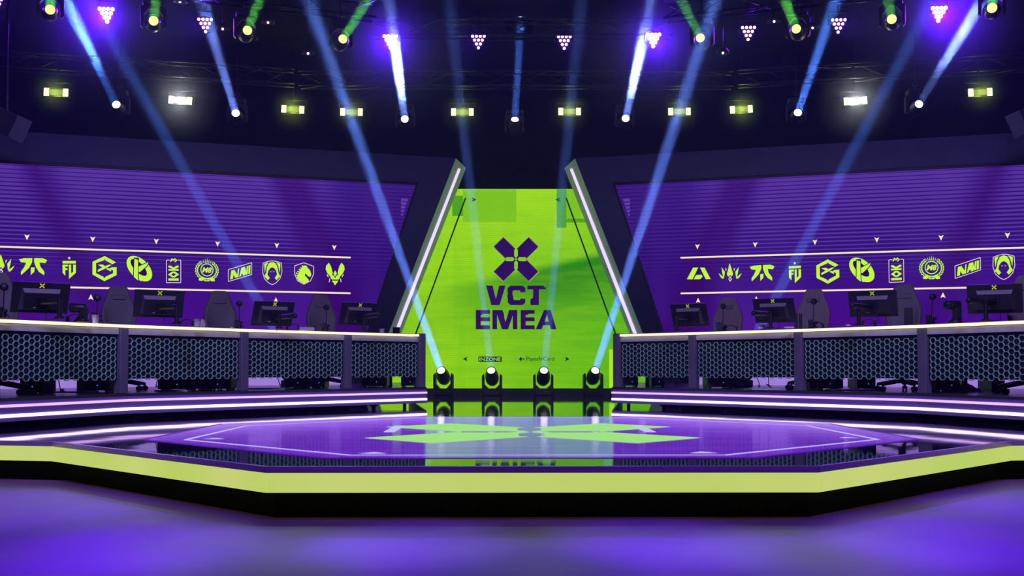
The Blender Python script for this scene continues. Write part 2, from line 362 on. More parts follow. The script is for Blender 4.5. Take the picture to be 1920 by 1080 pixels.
# ------------------------------------------------------------------ stage
SZ = 0.316; PZ = 0.602
YF, YC = F / 318, F / 238
edge = [(-9.5, YC + 1.3), (-3.77, YC), (-1.625, YF), (1.625, YF), (3.77, YC), (9.5, YC + 1.3)]
stage = root('stage', (0, 14, 0), 'low angular stage with glossy dark top and lime lit front edge', 'stage')
back = [(9.5, 25.2), (-9.5, 25.2)]
flatfn = lambda a, b_, d: Vector((a, b_, d))
b = MB(); b.prism(edge + back, flatfn, SZ - 0.038, SZ); b.build('stage_top', M['gloss'], stage, True)
ins = [(x * 0.985, y + 0.14) for x, y in edge]
b = MB(); b.prism(ins + back, flatfn, 0.001, SZ - 0.04); b.build('skirt', M['drape'], stage, True)
for i in range(5):
    (x0, y0), (x1, y1) = edge[i], edge[i + 1]
    n_ = Vector((y1 - y0, -(x1 - x0), 0)).normalized()
    if n_.y > 0: n_ = -n_
    b = MB(); a = Vector((x0, y0, 0)); c = Vector((x1, y1, 0)); t = (c - a).normalized() * 0.005
    q = [a + t, c - t, c - t - n_ * 0.05, a + t - n_ * 0.05]
    b.prism([(p.x, p.y) for p in q], flatfn, 0.162, SZ - 0.038); b.build('lit_fascia', M['fascia'], stage, True)
    q = [a + n_ * 0.012, c + n_ * 0.012, c - n_ * 0.02, a - n_ * 0.02]
    b = MB(); b.prism([(p.x, p.y) for p in q], flatfn, SZ - 0.036, SZ + 0.001); b.build('edge_trim', M['trim'], stage, True)
# LED floor octagon
cxy = (0.0, F * 0.00482)
def octo(front, side, ys):   # ys: front, side near, side far, back
    return [(-front, ys[0]), (front, ys[0]), (side, ys[1]), (side, ys[2]), (front, ys[3]), (-front, ys[3]), (-side, ys[2]), (-side, ys[1])]
OY = [F / 292, F / 233, F / 183, F / 160]
O1 = octo(1.39, 3.12, OY)
led = root('led_floor', (0, cxy[1], SZ), 'octagonal purple video floor with pale outline and lime cross mark on the stage', 'video floor')
b = MB(); b.prism(O1, flatfn, SZ, SZ + 0.004); b.build('screen_surface', M['floor_screen'], led, True)
def ring(b, poly, wdt, z, mi=0):
    c = Vector((sum(p[0] for p in poly) / len(poly), sum(p[1] for p in poly) / len(poly)))
    n = len(poly)
    inn = []
    for i in range(n):
        p0, p1, p2 = Vector(poly[i - 1]), Vector(poly[i]), Vector(poly[(i + 1) % n])
        d1 = (p1 - p0).normalized(); d2 = (p2 - p1).normalized()
        n1 = Vector((-d1.y, d1.x)); n2 = Vector((-d2.y, d2.x))
        if n1.dot(c - p1) < 0: n1 = -n1
        if n2.dot(c - p1) < 0: n2 = -n2
        m_ = (n1 + n2).normalized(); inn.append(p1 + m_ * (wdt / max(0.3, m_.dot(n1))))
    for i in range(n):
        j = (i + 1) % n
        b.add([(poly[i][0], poly[i][1], z), (poly[j][0], poly[j][1], z), (inn[j].x, inn[j].y, z), (inn[i].x, inn[i].y, z)], [(0, 1, 2, 3)], mi)
O2 = octo(1.24, 2.78, [F / 285, F / 234.6, F / 190, F / 164])
b = MB(); ring(b, O2, 0.035, SZ + 0.0065); b.build('outline', M['floorline'], led, True, fix=False)
b = MB(); ring(b, O1, 0.02, SZ + 0.0065); b.build('border', M['black'], led, True, fix=False)
def cross_loops(W, H):
    """mark of four diagonal bars with small gaps between them"""
    w_, h_ = W / 2, H / 2; a = 0.565
    L = []
    for sx_ in (-1, 1):
        for sy_ in (-1, 1):
            L.append([(sx_ * 0.0, sy_ * h_ * 0.06), (sx_ * w_ * 0.06, 0.0), (sx_ * w_ * 0.14, sy_ * h_ * 0.09), (sx_ * w_ * 0.44, sy_ * h_ * 0.09), (sx_ * w_ * 0.46, sy_ * h_ * 0.02),
                      (sx_ * w_, sy_ * h_ * a), (sx_ * w_ * a, sy_ * h_), (sx_ * w_ * 0.02, sy_ * h_ * 0.46), (sx_ * w_ * 0.08, sy_ * h_ * 0.44), (sx_ * w_ * 0.08, sy_ * h_ * 0.14)])
    return L
b = MB()
for lp in cross_loops(2.76, 2 * (F / 182 - F / 245) / 2):
    b.flat([lp], lambda x, y: Vector((x + 0.01, y + F * 0.00477, SZ + 0.0066)))
b.build('cross_mark', M['floorlime'], led, True, fix=False)
b = MB()
for px, py, s in ((402, 822, 0.09), (700, 849, 0.1), (1318, 848, 0.1), (1590, 820, 0.09)):
    p = atZ(px, py, SZ + 0.0066); b.add([p + Vector((-s, -s * 0.4, 0)), p + Vector((s, -s * 0.4, 0)), p + Vector((0, s * 0.8, 0))], [(0, 1, 2)])
for px, py in ((741, 803), (1205, 803)):
    p = atZ(px, py, SZ + 0.0066); b.add([p + Vector((x, y, 0)) for x, y in ((-.05, -.6), (.05, -.6), (.05, .5), (-.05, .5))], [(0, 1, 2, 3)])
b.build('arrow_marks', M['floorline'], led, True, fix=False)

# ------------------------------------------------------------------ central screen
DS = F / 91.3
scr = root('video_screen', (0, DS, SZ), 'tall lime green video screen with purple cross mark at the stage centre', 'video screen')
b = MB(); b.box((0, DS + 0.06, (0.462 + 4.57) / 2), (5.6, 0.12, 4.57 - 0.462)); o = b.build('screen', M['green_screen'], scr, True)
set_uv(o, lambda c: (c.x, c.z + SZ))
b = MB(); b.box((0, DS + 0.35, (SZ + 0.46) / 2), (5.7, 0.6, 0.46 - SZ + 0.0)); b.v = [v + Vector((0, 0, 0)) for v in b.v]
b.build('base', M['riserdark'], scr, True)
b = MB()
for x in (-2.4, -0.8, 0.8, 2.4): b.box((x, DS + 0.32, 2.4), (0.08, 0.08, 3.9)); 
for z in (1.0, 2.6, 4.2): b.box((0, DS + 0.32, z), (5.2, 0.06, 0.06))
b.build('support_frame', M['metal'], scr, True)
def scr_pt(off): return lambda px, py: atD(px, py, DS - off)
def cz(pts, x0, y0, s): return [(x0 + x / s, y0 + y / s) for x, y in pts]
def shapes(name, polys, m, off, parent, fn=None, x0=0, y0=0, s=1.0):
    b = MB(); fn = fn or scr_pt(off)
    for lp in polys:
        loops = lp if isinstance(lp[0][0], (tuple, list)) else [lp]
        b.flat([cz(q, x0, y0, s) for q in loops], fn)
        if name in ('content_block', 'guide_line', 'arrow'): b.build(name, m, parent, True, fix=False); b = MB()
    if b.v: b.build(name, m, parent, True, fix=False)
gA = emit('screen_green_block', rgb(122, 196, 4), 1.0); gB = emit('screen_green_block_dark', rgb(78, 160, 10), 1.0); gC = emit('screen_green_light', rgb(168, 232, 20), 1.0)
shapes('content_block', [[(848, 367), (868, 367), (868, 405), (848, 405)], [(1044, 355), (1062, 355), (1062, 427), (1044, 427)], [(1062, 410), (1108, 410), (1108, 417), (1062, 417)]], gB, 0.004, scr)
shapes('content_block', [[(868, 355), (968, 355), (968, 416), (868, 416)], [(1062, 356), (1090, 356), (1090, 410), (1062, 410)]], gA, 0.003, scr)
shapes('content_block', [[(1142, 655), (1152, 655), (1152, 727), (1142, 727)]], gC, 0.003, scr)
shapes('guide_line', [[(871.5, 371), (874.5, 371), (790, 602), (778, 634), (774.5, 634), (787, 602)], [(1060, 371), (1063, 371), (1146.5, 602), (1160, 636), (1156.5, 636), (1143.5, 602)]], M['signblack'], 0.006, scr)
shapes('arrow', [[(884, 370), (894, 374.3), (884, 379), (887, 374.3)], [(1051, 370), (1041, 374.3), (1051, 379), (1048, 374.3)]], M['signblack'], 0.006, scr)
S4 = dict(x0=860, y0=430, s=4.0)
shapes('arrow', [[(32, 972), (66, 955), (58, 972), (66, 990)], [(832, 972), (798, 955), (806, 972), (798, 990)]], M['signblack'], 0.006, scr, **S4)
cx_, cy_ = 967.5, 486.0
for grow, m_, off in ((1.045, M['signhalo'], 0.004), (1.0, M['signpurple'], 0.006)):
    shapes('cross_mark', [[(cx_ + x * grow, cy_ + y * grow) for x, y in lp] for lp in cross_loops(83.5, 82)], m_, off, scr)
G = {
 'V': [[(205, 422), (255, 422), (268, 480), (274, 498), (280, 522), (303, 422), (352, 422), (307, 568), (245, 568)]],
 'C': [[(388, 422), (480, 422), (500, 440), (500, 472), (462, 472), (462, 458), (412, 458), (404, 468), (404, 492), (410, 500), (410, 520), (416, 530), (462, 530), (462, 520), (500, 520), (500, 550), (480, 568), (388, 568), (368, 548), (368, 516), (364, 510), (364, 494), (370, 490), (366, 470), (366, 440)]],
 'T': [[(515, 422), (640, 422), (640, 436), (655, 436), (655, 450), (602, 450), (602, 568), (538, 568), (538, 526), (558, 512), (558, 450), (515, 450)]],
 'E': [[(128, 605), (235, 605), (235, 634), (178, 634), (178, 642), (165, 642), (165, 660), (235, 660), (235, 690), (165, 690), (165, 720), (235, 720), (235, 750), (128, 750)]],
 'M': [[(253, 750), (253, 605), (328, 605), (342, 640), (342, 660), (352, 695), (378, 605), (440, 605), (440, 750), (406, 750), (406, 645), (370, 750), (325, 750), (288, 640), (288, 750)]],
 'E2': [[(465, 605), (570, 605), (570, 634), (520, 634), (520, 642), (503, 642), (503, 660), (570, 660), (570, 690), (503, 690), (503, 720), (570, 720), (570, 750), (465, 750)]],
 'A': [[(578, 750), (640, 605), (690, 605), (733, 750), (692, 750), (684, 720), (634, 720), (622, 750)], [(645, 692), (663, 640), (676, 692)]],
}
for kx, q in G.items():
    loops = [q[0]] if kx != 'A' else q
    c = (sum(p[0] for p in q[0]) / len(q[0]), sum(p[1] for p in q[0]) / len(q[0]))
    b = MB(); b.flat([cz(lp, 860, 430, 4.0) for lp in loops], scr_pt(0.006)); b.build('letter', M['signpurple'], scr, True, fix=False)

def text_mesh(txt, size, bold=0.0, shear=0.0, spacing=1.0):
    c = bpy.data.curves.new('t', 'FONT'); c.body = txt; c.size = size; c.offset = bold; c.shear = shear; c.space_character = spacing
    c.align_x = 'CENTER'; c.align_y = 'CENTER'; c.resolution_u = 3
    o = bpy.data.objects.new('t', c); sc.collection.objects.link(o); bpy.context.view_layer.update()
    dg = bpy.context.evaluated_depsgraph_get(); me = bpy.data.meshes.new_from_object(o.evaluated_get(dg))
    V = [tuple(v.co) for v in me.vertices]; Fc = [tuple(p.vertices) for p in me.polygons]
    bpy.data.objects.remove(o); bpy.data.curves.remove(c); bpy.data.meshes.remove(me)
    return V, Fc
def text_px(b, txt, cx, cy, wpx, hpx, fn, bold=0.0, shear=0.0, mi=0):
    V, Fc = text_mesh(txt, 1.0, bold, shear)
    x0, x1 = min(v[0] for v in V), max(v[0] for v in V); y0, y1 = min(v[1] for v in V), max(v[1] for v in V)
    b.add([fn(cx + ((v[0] - x0) / (x1 - x0) - 0.5) * wpx, cy - ((v[1] - y0) / (y1 - y0) - 0.5) * hpx) for v in V], Fc, mi)
shapes('sponsor_panel', [[(148, 954), (323, 954), (323, 993), (148, 993)]], M['signblack'], 0.005, scr, **S4)
b = MB(); text_px(b, 'INZONE', 918.8, 673.4, 40, 6.6, scr_pt(0.008), bold=0.02); b.build('sponsor_lettering', emit('screen_lime_text', rgb(150, 205, 90), 1.0), scr, True, fix=False)
b = MB(); text_px(b, 'PaysafeCard', 1013, 673.6, 52, 9.6, scr_pt(0.006), bold=0.006); b.build('sponsor_lettering', M['signblack'], scr, True, fix=False)
shapes('sponsor_mark', [[(452, 972), (466, 957), (480, 972), (466, 988)], [(480, 960), (495, 972), (480, 986), (485, 972)]], M['signblack'], 0.006, scr, **S4)

# ------------------------------------------------------------------ side walls with screens
KW0, KW8 = 107.6, 95.96
WX0, WY0 = XK(0, KW0); WX8, WY8 = XK(800, KW8)
WU = Vector((WX8 - WX0, WY8 - WY0, 0)).normalized(); WO = Vector((WX0, WY0, 0)); WN = Vector((WU.y, -WU.x, 0))
def W(side, u, z, off=0.0):
    p = WO + WU * u + WN * off; return Vector((p.x * side, p.y, z))     # side 1: left wall, -1: right wall
def Wuv(px, py):
    side = 1 if px < 960 else -1
    r = ray(px, py).copy(); c = CAM.copy(); r.x *= side; c.x *= side
    t = (WO - c).dot(WN) / r.dot(WN); p = c + r * t
    return side, (p - WO).dot(WU), p.z
def wfn(off): return lambda px, py: W(*Wuv(px, py), off)
_, uTF, zTF = Wuv(854.8, 296.3); _, uBF, zBF = Wuv(737, 602)
slope = (uTF - uBF) / (zTF - zBF)
ZT = 5.03; uF = lambda z: uTF + (z - ZT) * slope
_, uS1, zS1 = Wuv(785, 339); _, uS0, zS0 = Wuv(700, 600); sl2 = (uS1 - uS0) / (zS1 - zS0)
uS = lambda z: uS1 + (z - zS1) * sl2
zS1 = 4.51; ZB = SZ
OUT = -2.6
# emblem shapes, in coordinates of the zoomed photograph: (x offset, y offset, scale, centre x)
def mirx(pts, c): return [(2 * c - x, y) for x, y in pts]
def bar(x0, y0, x1, y1, w_):
    d = Vector((x1 - x0, y1 - y0)).normalized() * (w_ / 2); return [(x0 - d.y, y0 + d.x), (x1 - d.y, y1 + d.x), (x1 + d.y, y1 - d.x), (x0 + d.y, y0 - d.x)]
def outline(pts, t):
    n = len(pts); c = (sum(p[0] for p in pts) / n, sum(p[1] for p in pts) / n)
    return [bar(pts[i][0], pts[i][1], pts[(i + 1) % n][0], pts[(i + 1) % n][1], t) for i in range(n)]
def ell(cx, cy, a, b_, rot=0, n=28, t0=0, t1=2 * PI): return [(cx + a * math.cos(t) * math.cos(rot) - b_ * math.sin(t) * math.sin(rot), cy + a * math.cos(t) * math.sin(rot) + b_ * math.sin(t) * math.cos(rot)) for t in [t0 + (t1 - t0) * i / n for i in range(n + (1 if t1 - t0 < 6.2 else 0))]]
EM = {}
EM['arch'] = dict(o=(0, 420), c=298, L=[[(172, 318), (215, 308), (292, 307), (290, 345), (262, 395), (225, 430), (190, 460), (188, 430), (215, 395), (237, 350), (188, 343)],
      [(308, 307), (385, 308), (425, 325), (410, 352), (355, 347), (365, 385), (400, 430), (398, 462), (350, 430), (325, 390), (308, 345)], [(278, 392), (312, 390), (310, 430), (278, 460)]])
star = [(623 + (16 if i % 2 == 0 else 7) * math.sin(i * PI / 5), 307 - (16 if i % 2 == 0 else 7) * math.cos(i * PI / 5)) for i in range(10)]
EM['shield_letters'] = dict(o=(0, 420), c=623, P=[star], L=[[(563, 332), (683, 332), (683, 356), (563, 356)], [(563, 366), (612, 366), (612, 383), (588, 383), (588, 398), (608, 398), (608, 414), (588, 414), (588, 466), (563, 440)],
      [(620, 366), (640, 366), (640, 446), (658, 430), (658, 366), (683, 366), (683, 440), (620, 495)]])
EM['hexagon'] = dict(o=(0, 420), c=941, L=[[(943, 288), (1045, 345), (1010, 362), (948, 326), (943, 312), (938, 326), (865, 352), (865, 443), (930, 475), (940, 490), (950, 475), (1018, 443), (1018, 418), (985, 402), (1005, 390), (1050, 390), (1050, 460), (940, 515), (832, 455), (832, 340)],
      [(880, 365), (925, 365), (948, 380), (975, 367), (1005, 367), (962, 395), (880, 432), (880, 412), (920, 392)], [(955, 405), (975, 396), (1000, 412), (1000, 428)]])
kr = ell(1254, 402, 140, 84, 0.78)
EM['ring_k'] = dict(o=(0, 420), c=1255, L=[[kr, ell(1248, 392, 98, 40, 0.80)]], D=[[(1203, 303), (1250, 303), (1250, 375), (1345, 332), (1330, 380), (1268, 436), (1250, 440), (1250, 520), (1196, 480)]],
      L2=[[(1210, 312), (1242, 325), (1242, 510), (1204, 476)], [(1248, 384), (1336, 344), (1322, 376), (1262, 430), (1248, 432)]], P=[[(1250, 492), (1275, 518), (1255, 508)]])
EM['framed_letters'] = dict(o=(0, 420), c=1562, P=outline([(1497, 325), (1627, 325), (1627, 528), (1497, 528)], 6), D=[[(1530, 300), (1598, 300), (1598, 350), (1530, 350)]],
      L2=[bar(1535, 340, 1548, 312, 11), bar(1545, 312, 1562, 330, 11), bar(1560, 332, 1572, 312, 11), bar(1570, 312, 1592, 330, 11), bar(1590, 328, 1572, 342, 9), (lambda q: q)([(1515, 490), (1608, 490), (1608, 510), (1515, 510)]),
      [(1515, 406), (1608, 406), (1608, 421), (1515, 421)], [(1515, 375), (1535, 375), (1562, 392), (1589, 375), (1608, 375), (1608, 388), (1562, 410), (1515, 388)], [[(1512, 455), (1550, 428), (1574, 428), (1612, 455), (1574, 481), (1550, 481)], [(1540, 455), (1562, 440), (1584, 455), (1562, 470)]]])
wr = []
for s_ in (-1, 1):
    for i in range(11):
        a = math.radians(-48 + i * 14.5); x = 1088 + s_ * 98 * math.cos(a); y = 398 + 84 * math.sin(a); tx, ty = s_ * math.sin(a), -math.cos(a)
        for q in (-1, 1):
            ox, oy = s_ * math.cos(a) * q, math.sin(a) * q
            wr.append([(x - tx * 10, y - ty * 10), (x + ox * 17 + tx * 3, y + oy * 17 + ty * 3), (x + tx * 20 + ox * 9, y + ty * 20 + oy * 9)])
    wr.append([(1088 + s_ * 12, 470), (1088 + s_ * 45, 455), (1088 + s_ * 75, 478), (1088 + s_ * 78, 492), (1088 + s_ * 45, 496)])
for i in range(-3, 4): wr.append([(1088 + i * 15 - 4, 325 + abs(i) * 2), (1088 + i * 15 + 4, 325 + abs(i) * 2), (1088 + i * 20, 280 + abs(i) * 9)])
EM['wreath'] = dict(o=(1520, 420), c=1088, L=wr + [[ell(1088, 392, 62, 60), ell(1088, 392, 54, 52)]], T=('M8', 1088, 393, 92, 50, 0.035, 0.25))
EM['slanted_banner'] = dict(o=(400, 420), c=239, P=outline([(135, 410), (345, 348), (345, 455), (135, 518)], 6),
      L=[[(150, 500), (160, 420), (188, 411), (216, 455), (222, 402), (232, 399), (226, 477), (196, 486), (180, 455), (176, 492)],
         [(232, 475), (252, 393), (275, 387), (288, 458), (266, 464), (263, 448), (252, 452), (248, 470)], [(266, 390), (285, 384), (296, 430), (300, 380), (312, 376), (308, 453), (292, 457)], [(316, 375), (334, 370), (332, 446), (314, 451)]])
hl = [(530, 340), (500, 352), (482, 390), (474, 440), (458, 470), (490, 506), (508, 486), (486, 455), (495, 420), (512, 397), (530, 390)]
EM['hooded_shield'] = dict(o=(400, 420), c=530, P=outline([(530, 331), (575, 338), (613, 352), (618, 430), (600, 492), (566, 528), (529, 547), (494, 528), (460, 492), (443, 430), (448, 352), (486, 338)], 6) + [[(510, 424), (526, 431), (514, 434)], [(550, 424), (534, 431), (546, 434)]],
      L=[hl, mirx(hl, 530), [(457, 358), (494, 343), (474, 385), (462, 440)], mirx([(457, 358), (494, 343), (474, 385), (462, 440)], 530)])
EM['horse_shield'] = dict(o=(400, 420), c=815, P=outline([(815, 349), (903, 382), (903, 450), (874, 512), (815, 543), (758, 512), (731, 450), (730, 377)], 6),
      L=[[(812, 372), (838, 376), (850, 396), (868, 415), (882, 452), (874, 474), (858, 474), (828, 446), (822, 462), (856, 500), (860, 515), (815, 539), (764, 508), (752, 478), (765, 445), (782, 412)]] + [bar(742 + i * 14, 440 - i * 17, 760 + i * 11, 446 - i * 14, 9) for i in range(5)] + [bar(740, 462, 758, 462, 8), bar(748, 486, 762, 480, 8)])
vw = [(1040, 348), (1060, 385), (1074, 440), (1060, 480), (1030, 450), (1010, 410), (1015, 375)]
EM['winged_v'] = dict(o=(400, 420), c=1096, L=[vw, mirx(vw, 1096), [(1096, 418), (1112, 445), (1096, 474), (1080, 445)], [(1076, 456), (1096, 488), (1116, 456), (1140, 480), (1126, 500), (1066, 500), (1052, 480)], [(1066, 510), (1126, 510), (1096, 552)]],
      P=[bar(1022, 455, 1035, 478, 8), bar(1170, 455, 1157, 478, 8), bar(1042, 525, 1048, 490, 7), bar(1150, 525, 1144, 490, 7)])
EM['slanted_a'] = dict(o=(1120, 420), c=913, L=[[(862, 392), (908, 392), (858, 498), (806, 498)], [(924, 392), (965, 392), (1020, 495), (976, 497)], [(888, 460), (940, 456), (948, 476), (925, 497), (868, 498)]])
cl = [[(1118, 388), (1150, 430), (1140, 495), (1126, 442)], [(1090, 440), (1136, 478), (1131, 496), (1112, 480)]]
EM['crown'] = dict(o=(1120, 420), c=1196, L=[[(1192, 352), (1224, 448), (1210, 474), (1196, 458), (1180, 476), (1166, 452)]] + cl + [mirx(q, 1196) for q in cl], P=[[[(1196, 468), (1213, 495), (1196, 521), (1180, 495)], [(1196, 484), (1204, 495), (1196, 506), (1188, 495)]], [(1150, 395), (1165, 405), (1160, 425)], mirx([(1150, 395), (1165, 405), (1160, 425)], 1196)])
def emblem(key, parent, side, cpx):
    e = EM[key]; ox, oy = e['o']; c = e['c']
    s0, uc, _ = Wuv(ox + c / 4.8, oy + 85)           # centre of the source drawing on its wall
    _, ut, _ = Wuv(cpx, oy + 85)
    def fn(off):
        def g(x, y):
            s1, u, z = Wuv(ox + x / 4.8, oy + y / 4.8)
            dx = (u - uc) * s0                        # metres to the viewer's right of the centre
            return W(side, ut + dx * side, z, off)
        return g
    b = MB()
    def put(items, off, mi):
        for lp in items:
            loops = lp if isinstance(lp[0][0], (tuple, list)) else [lp]
            b.flat(loops, fn(off), mi)
    # dark backing rim around each shape
    rim = e.get('L', []) + e.get('P', [])
    for lp in rim:
        q = lp[0] if isinstance(lp[0][0], (tuple, list)) else lp
        if key in ('wreath',): continue
        cx = sum(p[0] for p in q) / len(q); cyy = sum(p[1] for p in q) / len(q)
        ww = max(p[0] for p in q) - min(p[0] for p in q); hh = max(p[1] for p in q) - min(p[1] for p in q)
        b.flat([[(cx + (x - cx) * (1 + 9 / max(ww, 8)), cyy + (y - cyy) * (1 + 9 / max(hh, 8))) for x, y in q]], fn(0.003), 2)
    if key in ('hooded_shield', 'horse_shield'): pass
    put(e.get('L', []), 0.006, 0)
    put(e.get('P', []), 0.006, 1)
    put(e.get('D', []), 0.008, 3); put(e.get('L2', []), 0.010, 0)
    if 'T' in e:
        t, tx, ty, tw, th, bo, sh = e['T']; text_px(b, t, tx, ty, tw, th, fn(0.008), bo, sh, 0)
    return b.build('team_emblem', [M['sign'], M['signpale'], M['signdark'], emit('dark', rgb(50, 18, 110), 1.0)], parent, True, fix=False)
walls = {}
for side, nm in ((1, 'left'), (-1, 'right')):
    bx = W(side, 3.5, SZ)
    wl = root('side_screen', bx, 'slanted wall %s of the green screen with purple video panel and team emblems' % nm, 'video wall'); walls[side] = wl
    # brushed frame: top band and slanted inner band
    fr = [(OUT, ZT), (uTF, ZT), (uF(ZB), ZB), (uS(ZB) , ZB), (uS(zS1), zS1), (OUT, zS1)]
    b = MB(); b.prism(fr, lambda u, z, d: W(side, u, z, -d), 0.0, 0.35); b.build('frame', M['framewall'], wl, True)
    lip = [(OUT, zS1), (uS(zS1), zS1), (uS(ZB), ZB), (uS(ZB) - 0.05, ZB), (uS(zS1) - 0.04, zS1 - 0.045), (OUT, zS1 - 0.045)]
    b = MB(); b.prism(lip, lambda u, z, d: W(side, u, z, -d), 0.02, 0.10); b.build('inner_lip', M['black'], wl, True)
    b = MB(); b.prism([(OUT, 0.85), (uS(0.85), 0.85), (uS(ZB), ZB), (OUT, ZB)], lambda u, z, d: W(side, u, z, -d), 0.07, 0.3); b.build('base_panel', M['drape'], wl, True)
    b = MB(); b.prism([(OUT, zS1), (uS(zS1), zS1), (uS(0.85), 0.85), (OUT, 0.85)], lambda u, z, d: W(side, u, z, -d), 0.08, 0.3)
    o = b.build('screen', M['purple_screen'], wl, True)
    def uvf(c, side=side, wl=wl):
        p = Vector(((c.x + wl.location.x) * side, c.y + wl.location.y, c.z + wl.location.z)); return ((p - WO).dot(WU), p.z)
    set_uv(o, uvf)
    # end reveal facing the centre, with its light strip
    def rev(u, z, t):   # t 0 front edge .. 1 back edge
        p = W(1, u, z) ; q = p + Vector((0.18, 0.6, 0)) * t; return Vector((q.x * side, q.y, q.z))
    b = MB(); zt2 = ZT
    A = [rev(uTF, ZT, 0), rev(uF(ZB), ZB, 0), rev(uF(ZB), ZB, 1), rev(uTF, ZT - 0.09, 1), rev(uTF - 0.3, ZT, 1)]
    I = [W(side, uTF - 0.3, ZT, -0.35), W(side, uF(ZB) - 0.3, ZB, -0.35)]
    b.add([A[0], A[1], A[2], A[3]] + [W(side, uTF - 0.02, ZT, -0.3), W(side, uF(ZB) - 0.02, ZB, -0.3)], [(0, 1, 2, 3), (0, 3, 4), (1, 5, 2), (3, 2, 5, 4), (0, 4, 5, 1)])
    b.build('end_reveal', M['reveal'], wl, True)
    b = MB(); n_ = Vector((0.6, -0.18, 0)).normalized(); n_ = Vector((n_.x * side, n_.y, 0))
    z0, z1 = 1.0, ZT - 0.16
    P4 = [rev(uF(z1), z1, 0.46), rev(uF(z0), z0, 0.46), rev(uF(z0), z0, 0.62), rev(uF(z1), z1, 0.62)]
    b.add(P4 + [p + n_ * 0.03 for p in P4], [(0, 1, 2, 3), (4, 5, 6, 7), (0, 1, 5, 4), (1, 2, 6, 5), (2, 3, 7, 6), (3, 0, 4, 7)]); b.build('edge_light', M['strip_edge'], wl, True)
    b = MB()
    for u in (-1.0, 1.5, 4.0, 6.0): b.box(W(side, u, 2.6, -0.5), (0.08, 0.3, 4.4))
    b.build('rear_brace', M['metal'], wl, True)
Zu = Wuv(0, 461.7)[2]; Zl = Wuv(0, 535.5)[2]
uE = Wuv(659, 481)[1]
for side in (1, -1):
    wl = walls[side]
    for z in (Zu, Zl):
        b = MB(); b.flat([[(OUT, z - 0.016), (uE, z - 0.016), (uE, z + 0.016), (OUT, z + 0.016)]], lambda u, z_: W(side, u, z_, -0.078 + 0.002)); 
        for v in b.v: pass
        b.build('band_line', M['signline'], wl, True, fix=False)
# content sits just in front of the screen face (the face lies 8 cm behind the frame)
_oldW = W
def W(side, u, z, off=0.0): return _oldW(side, u, z, off - 0.078)
def Wuv(px, py):
    side = 1 if px < 960 else -1
    r = ray(px, py).copy(); c = CAM.copy(); r.x *= side; c.x *= side
    o_ = WO - WN * 0.078
    t = (o_ - c).dot(WN) / r.dot(WN); p = c + r * t
    return side, (p - o_).dot(WU), p.z
for key, px in (('crown', 2), ('arch', 62), ('shield_letters', 129.8), ('hexagon', 196), ('ring_k', 261.5), ('framed_letters', 325.4), ('wreath', 388), ('slanted_banner', 449.8), ('hooded_shield', 510.4), ('horse_shield', 569.8), ('winged_v', 628.3)):
    emblem(key, walls[1], 1, px)
for key, px in (('slanted_a', 1310.2), ('crown', 1369), ('arch', 1429), ('shield_letters', 1490.5), ('hexagon', 1552), ('ring_k', 1616), ('framed_letters', 1680.5), ('wreath', 1746.7), ('slanted_banner', 1814), ('hooded_shield', 1882)):
    emblem(key, walls[-1], -1, px)
for pts, up in (((((50.6, 445), (173.8, 449), (293, 453), (408, 457.5), (519, 460.6), (626.7, 464.4), (1307.7, 462.7), (1416, 459), (1528, 454.4), (1644, 450), (1764.4, 446), (1889, 441.5))), 1), (((60, 553.5), (170.4, 556.9), (290, 558), (404, 560), (517.3, 562.3), (1309, 563), (1418, 560), (1768, 553.3), (1640, 556), (1528, 558)), -1)):
    for px, py in pts:
        s_, u, z = Wuv(px, py); b = MB()
        hw, hh = 0.044, 0.05
        b.flat([[(u - hw, z + hh * up), (u, z + hh * 0.62 * up), (u + hw, z + hh * up), (u, z - hh * up)]], lambda a, c: W(s_, a, c, 0.004)); b.build('arrow', M['signline'], walls[s_], True, fix=False)
# pale block of stripes near the inner top corner
for s_ in (1, -1):
    b = MB()
    for i in range(11):
        z = 4.14 - i * 0.073; u0 = Wuv(752, 400)[1]; u1 = uS(z) - 0.08
        if u1 > u0 + 0.02: b.flat([[(u0, z), (u1, z), (u1, z + 0.05), (u0, z + 0.05)]], lambda a, c: W(s_, a, c, 0.003))
    b.build('stripe_block', emit('screen_lilac', rgb(98, 62, 160), 1.0), walls[s_], True, fix=False)

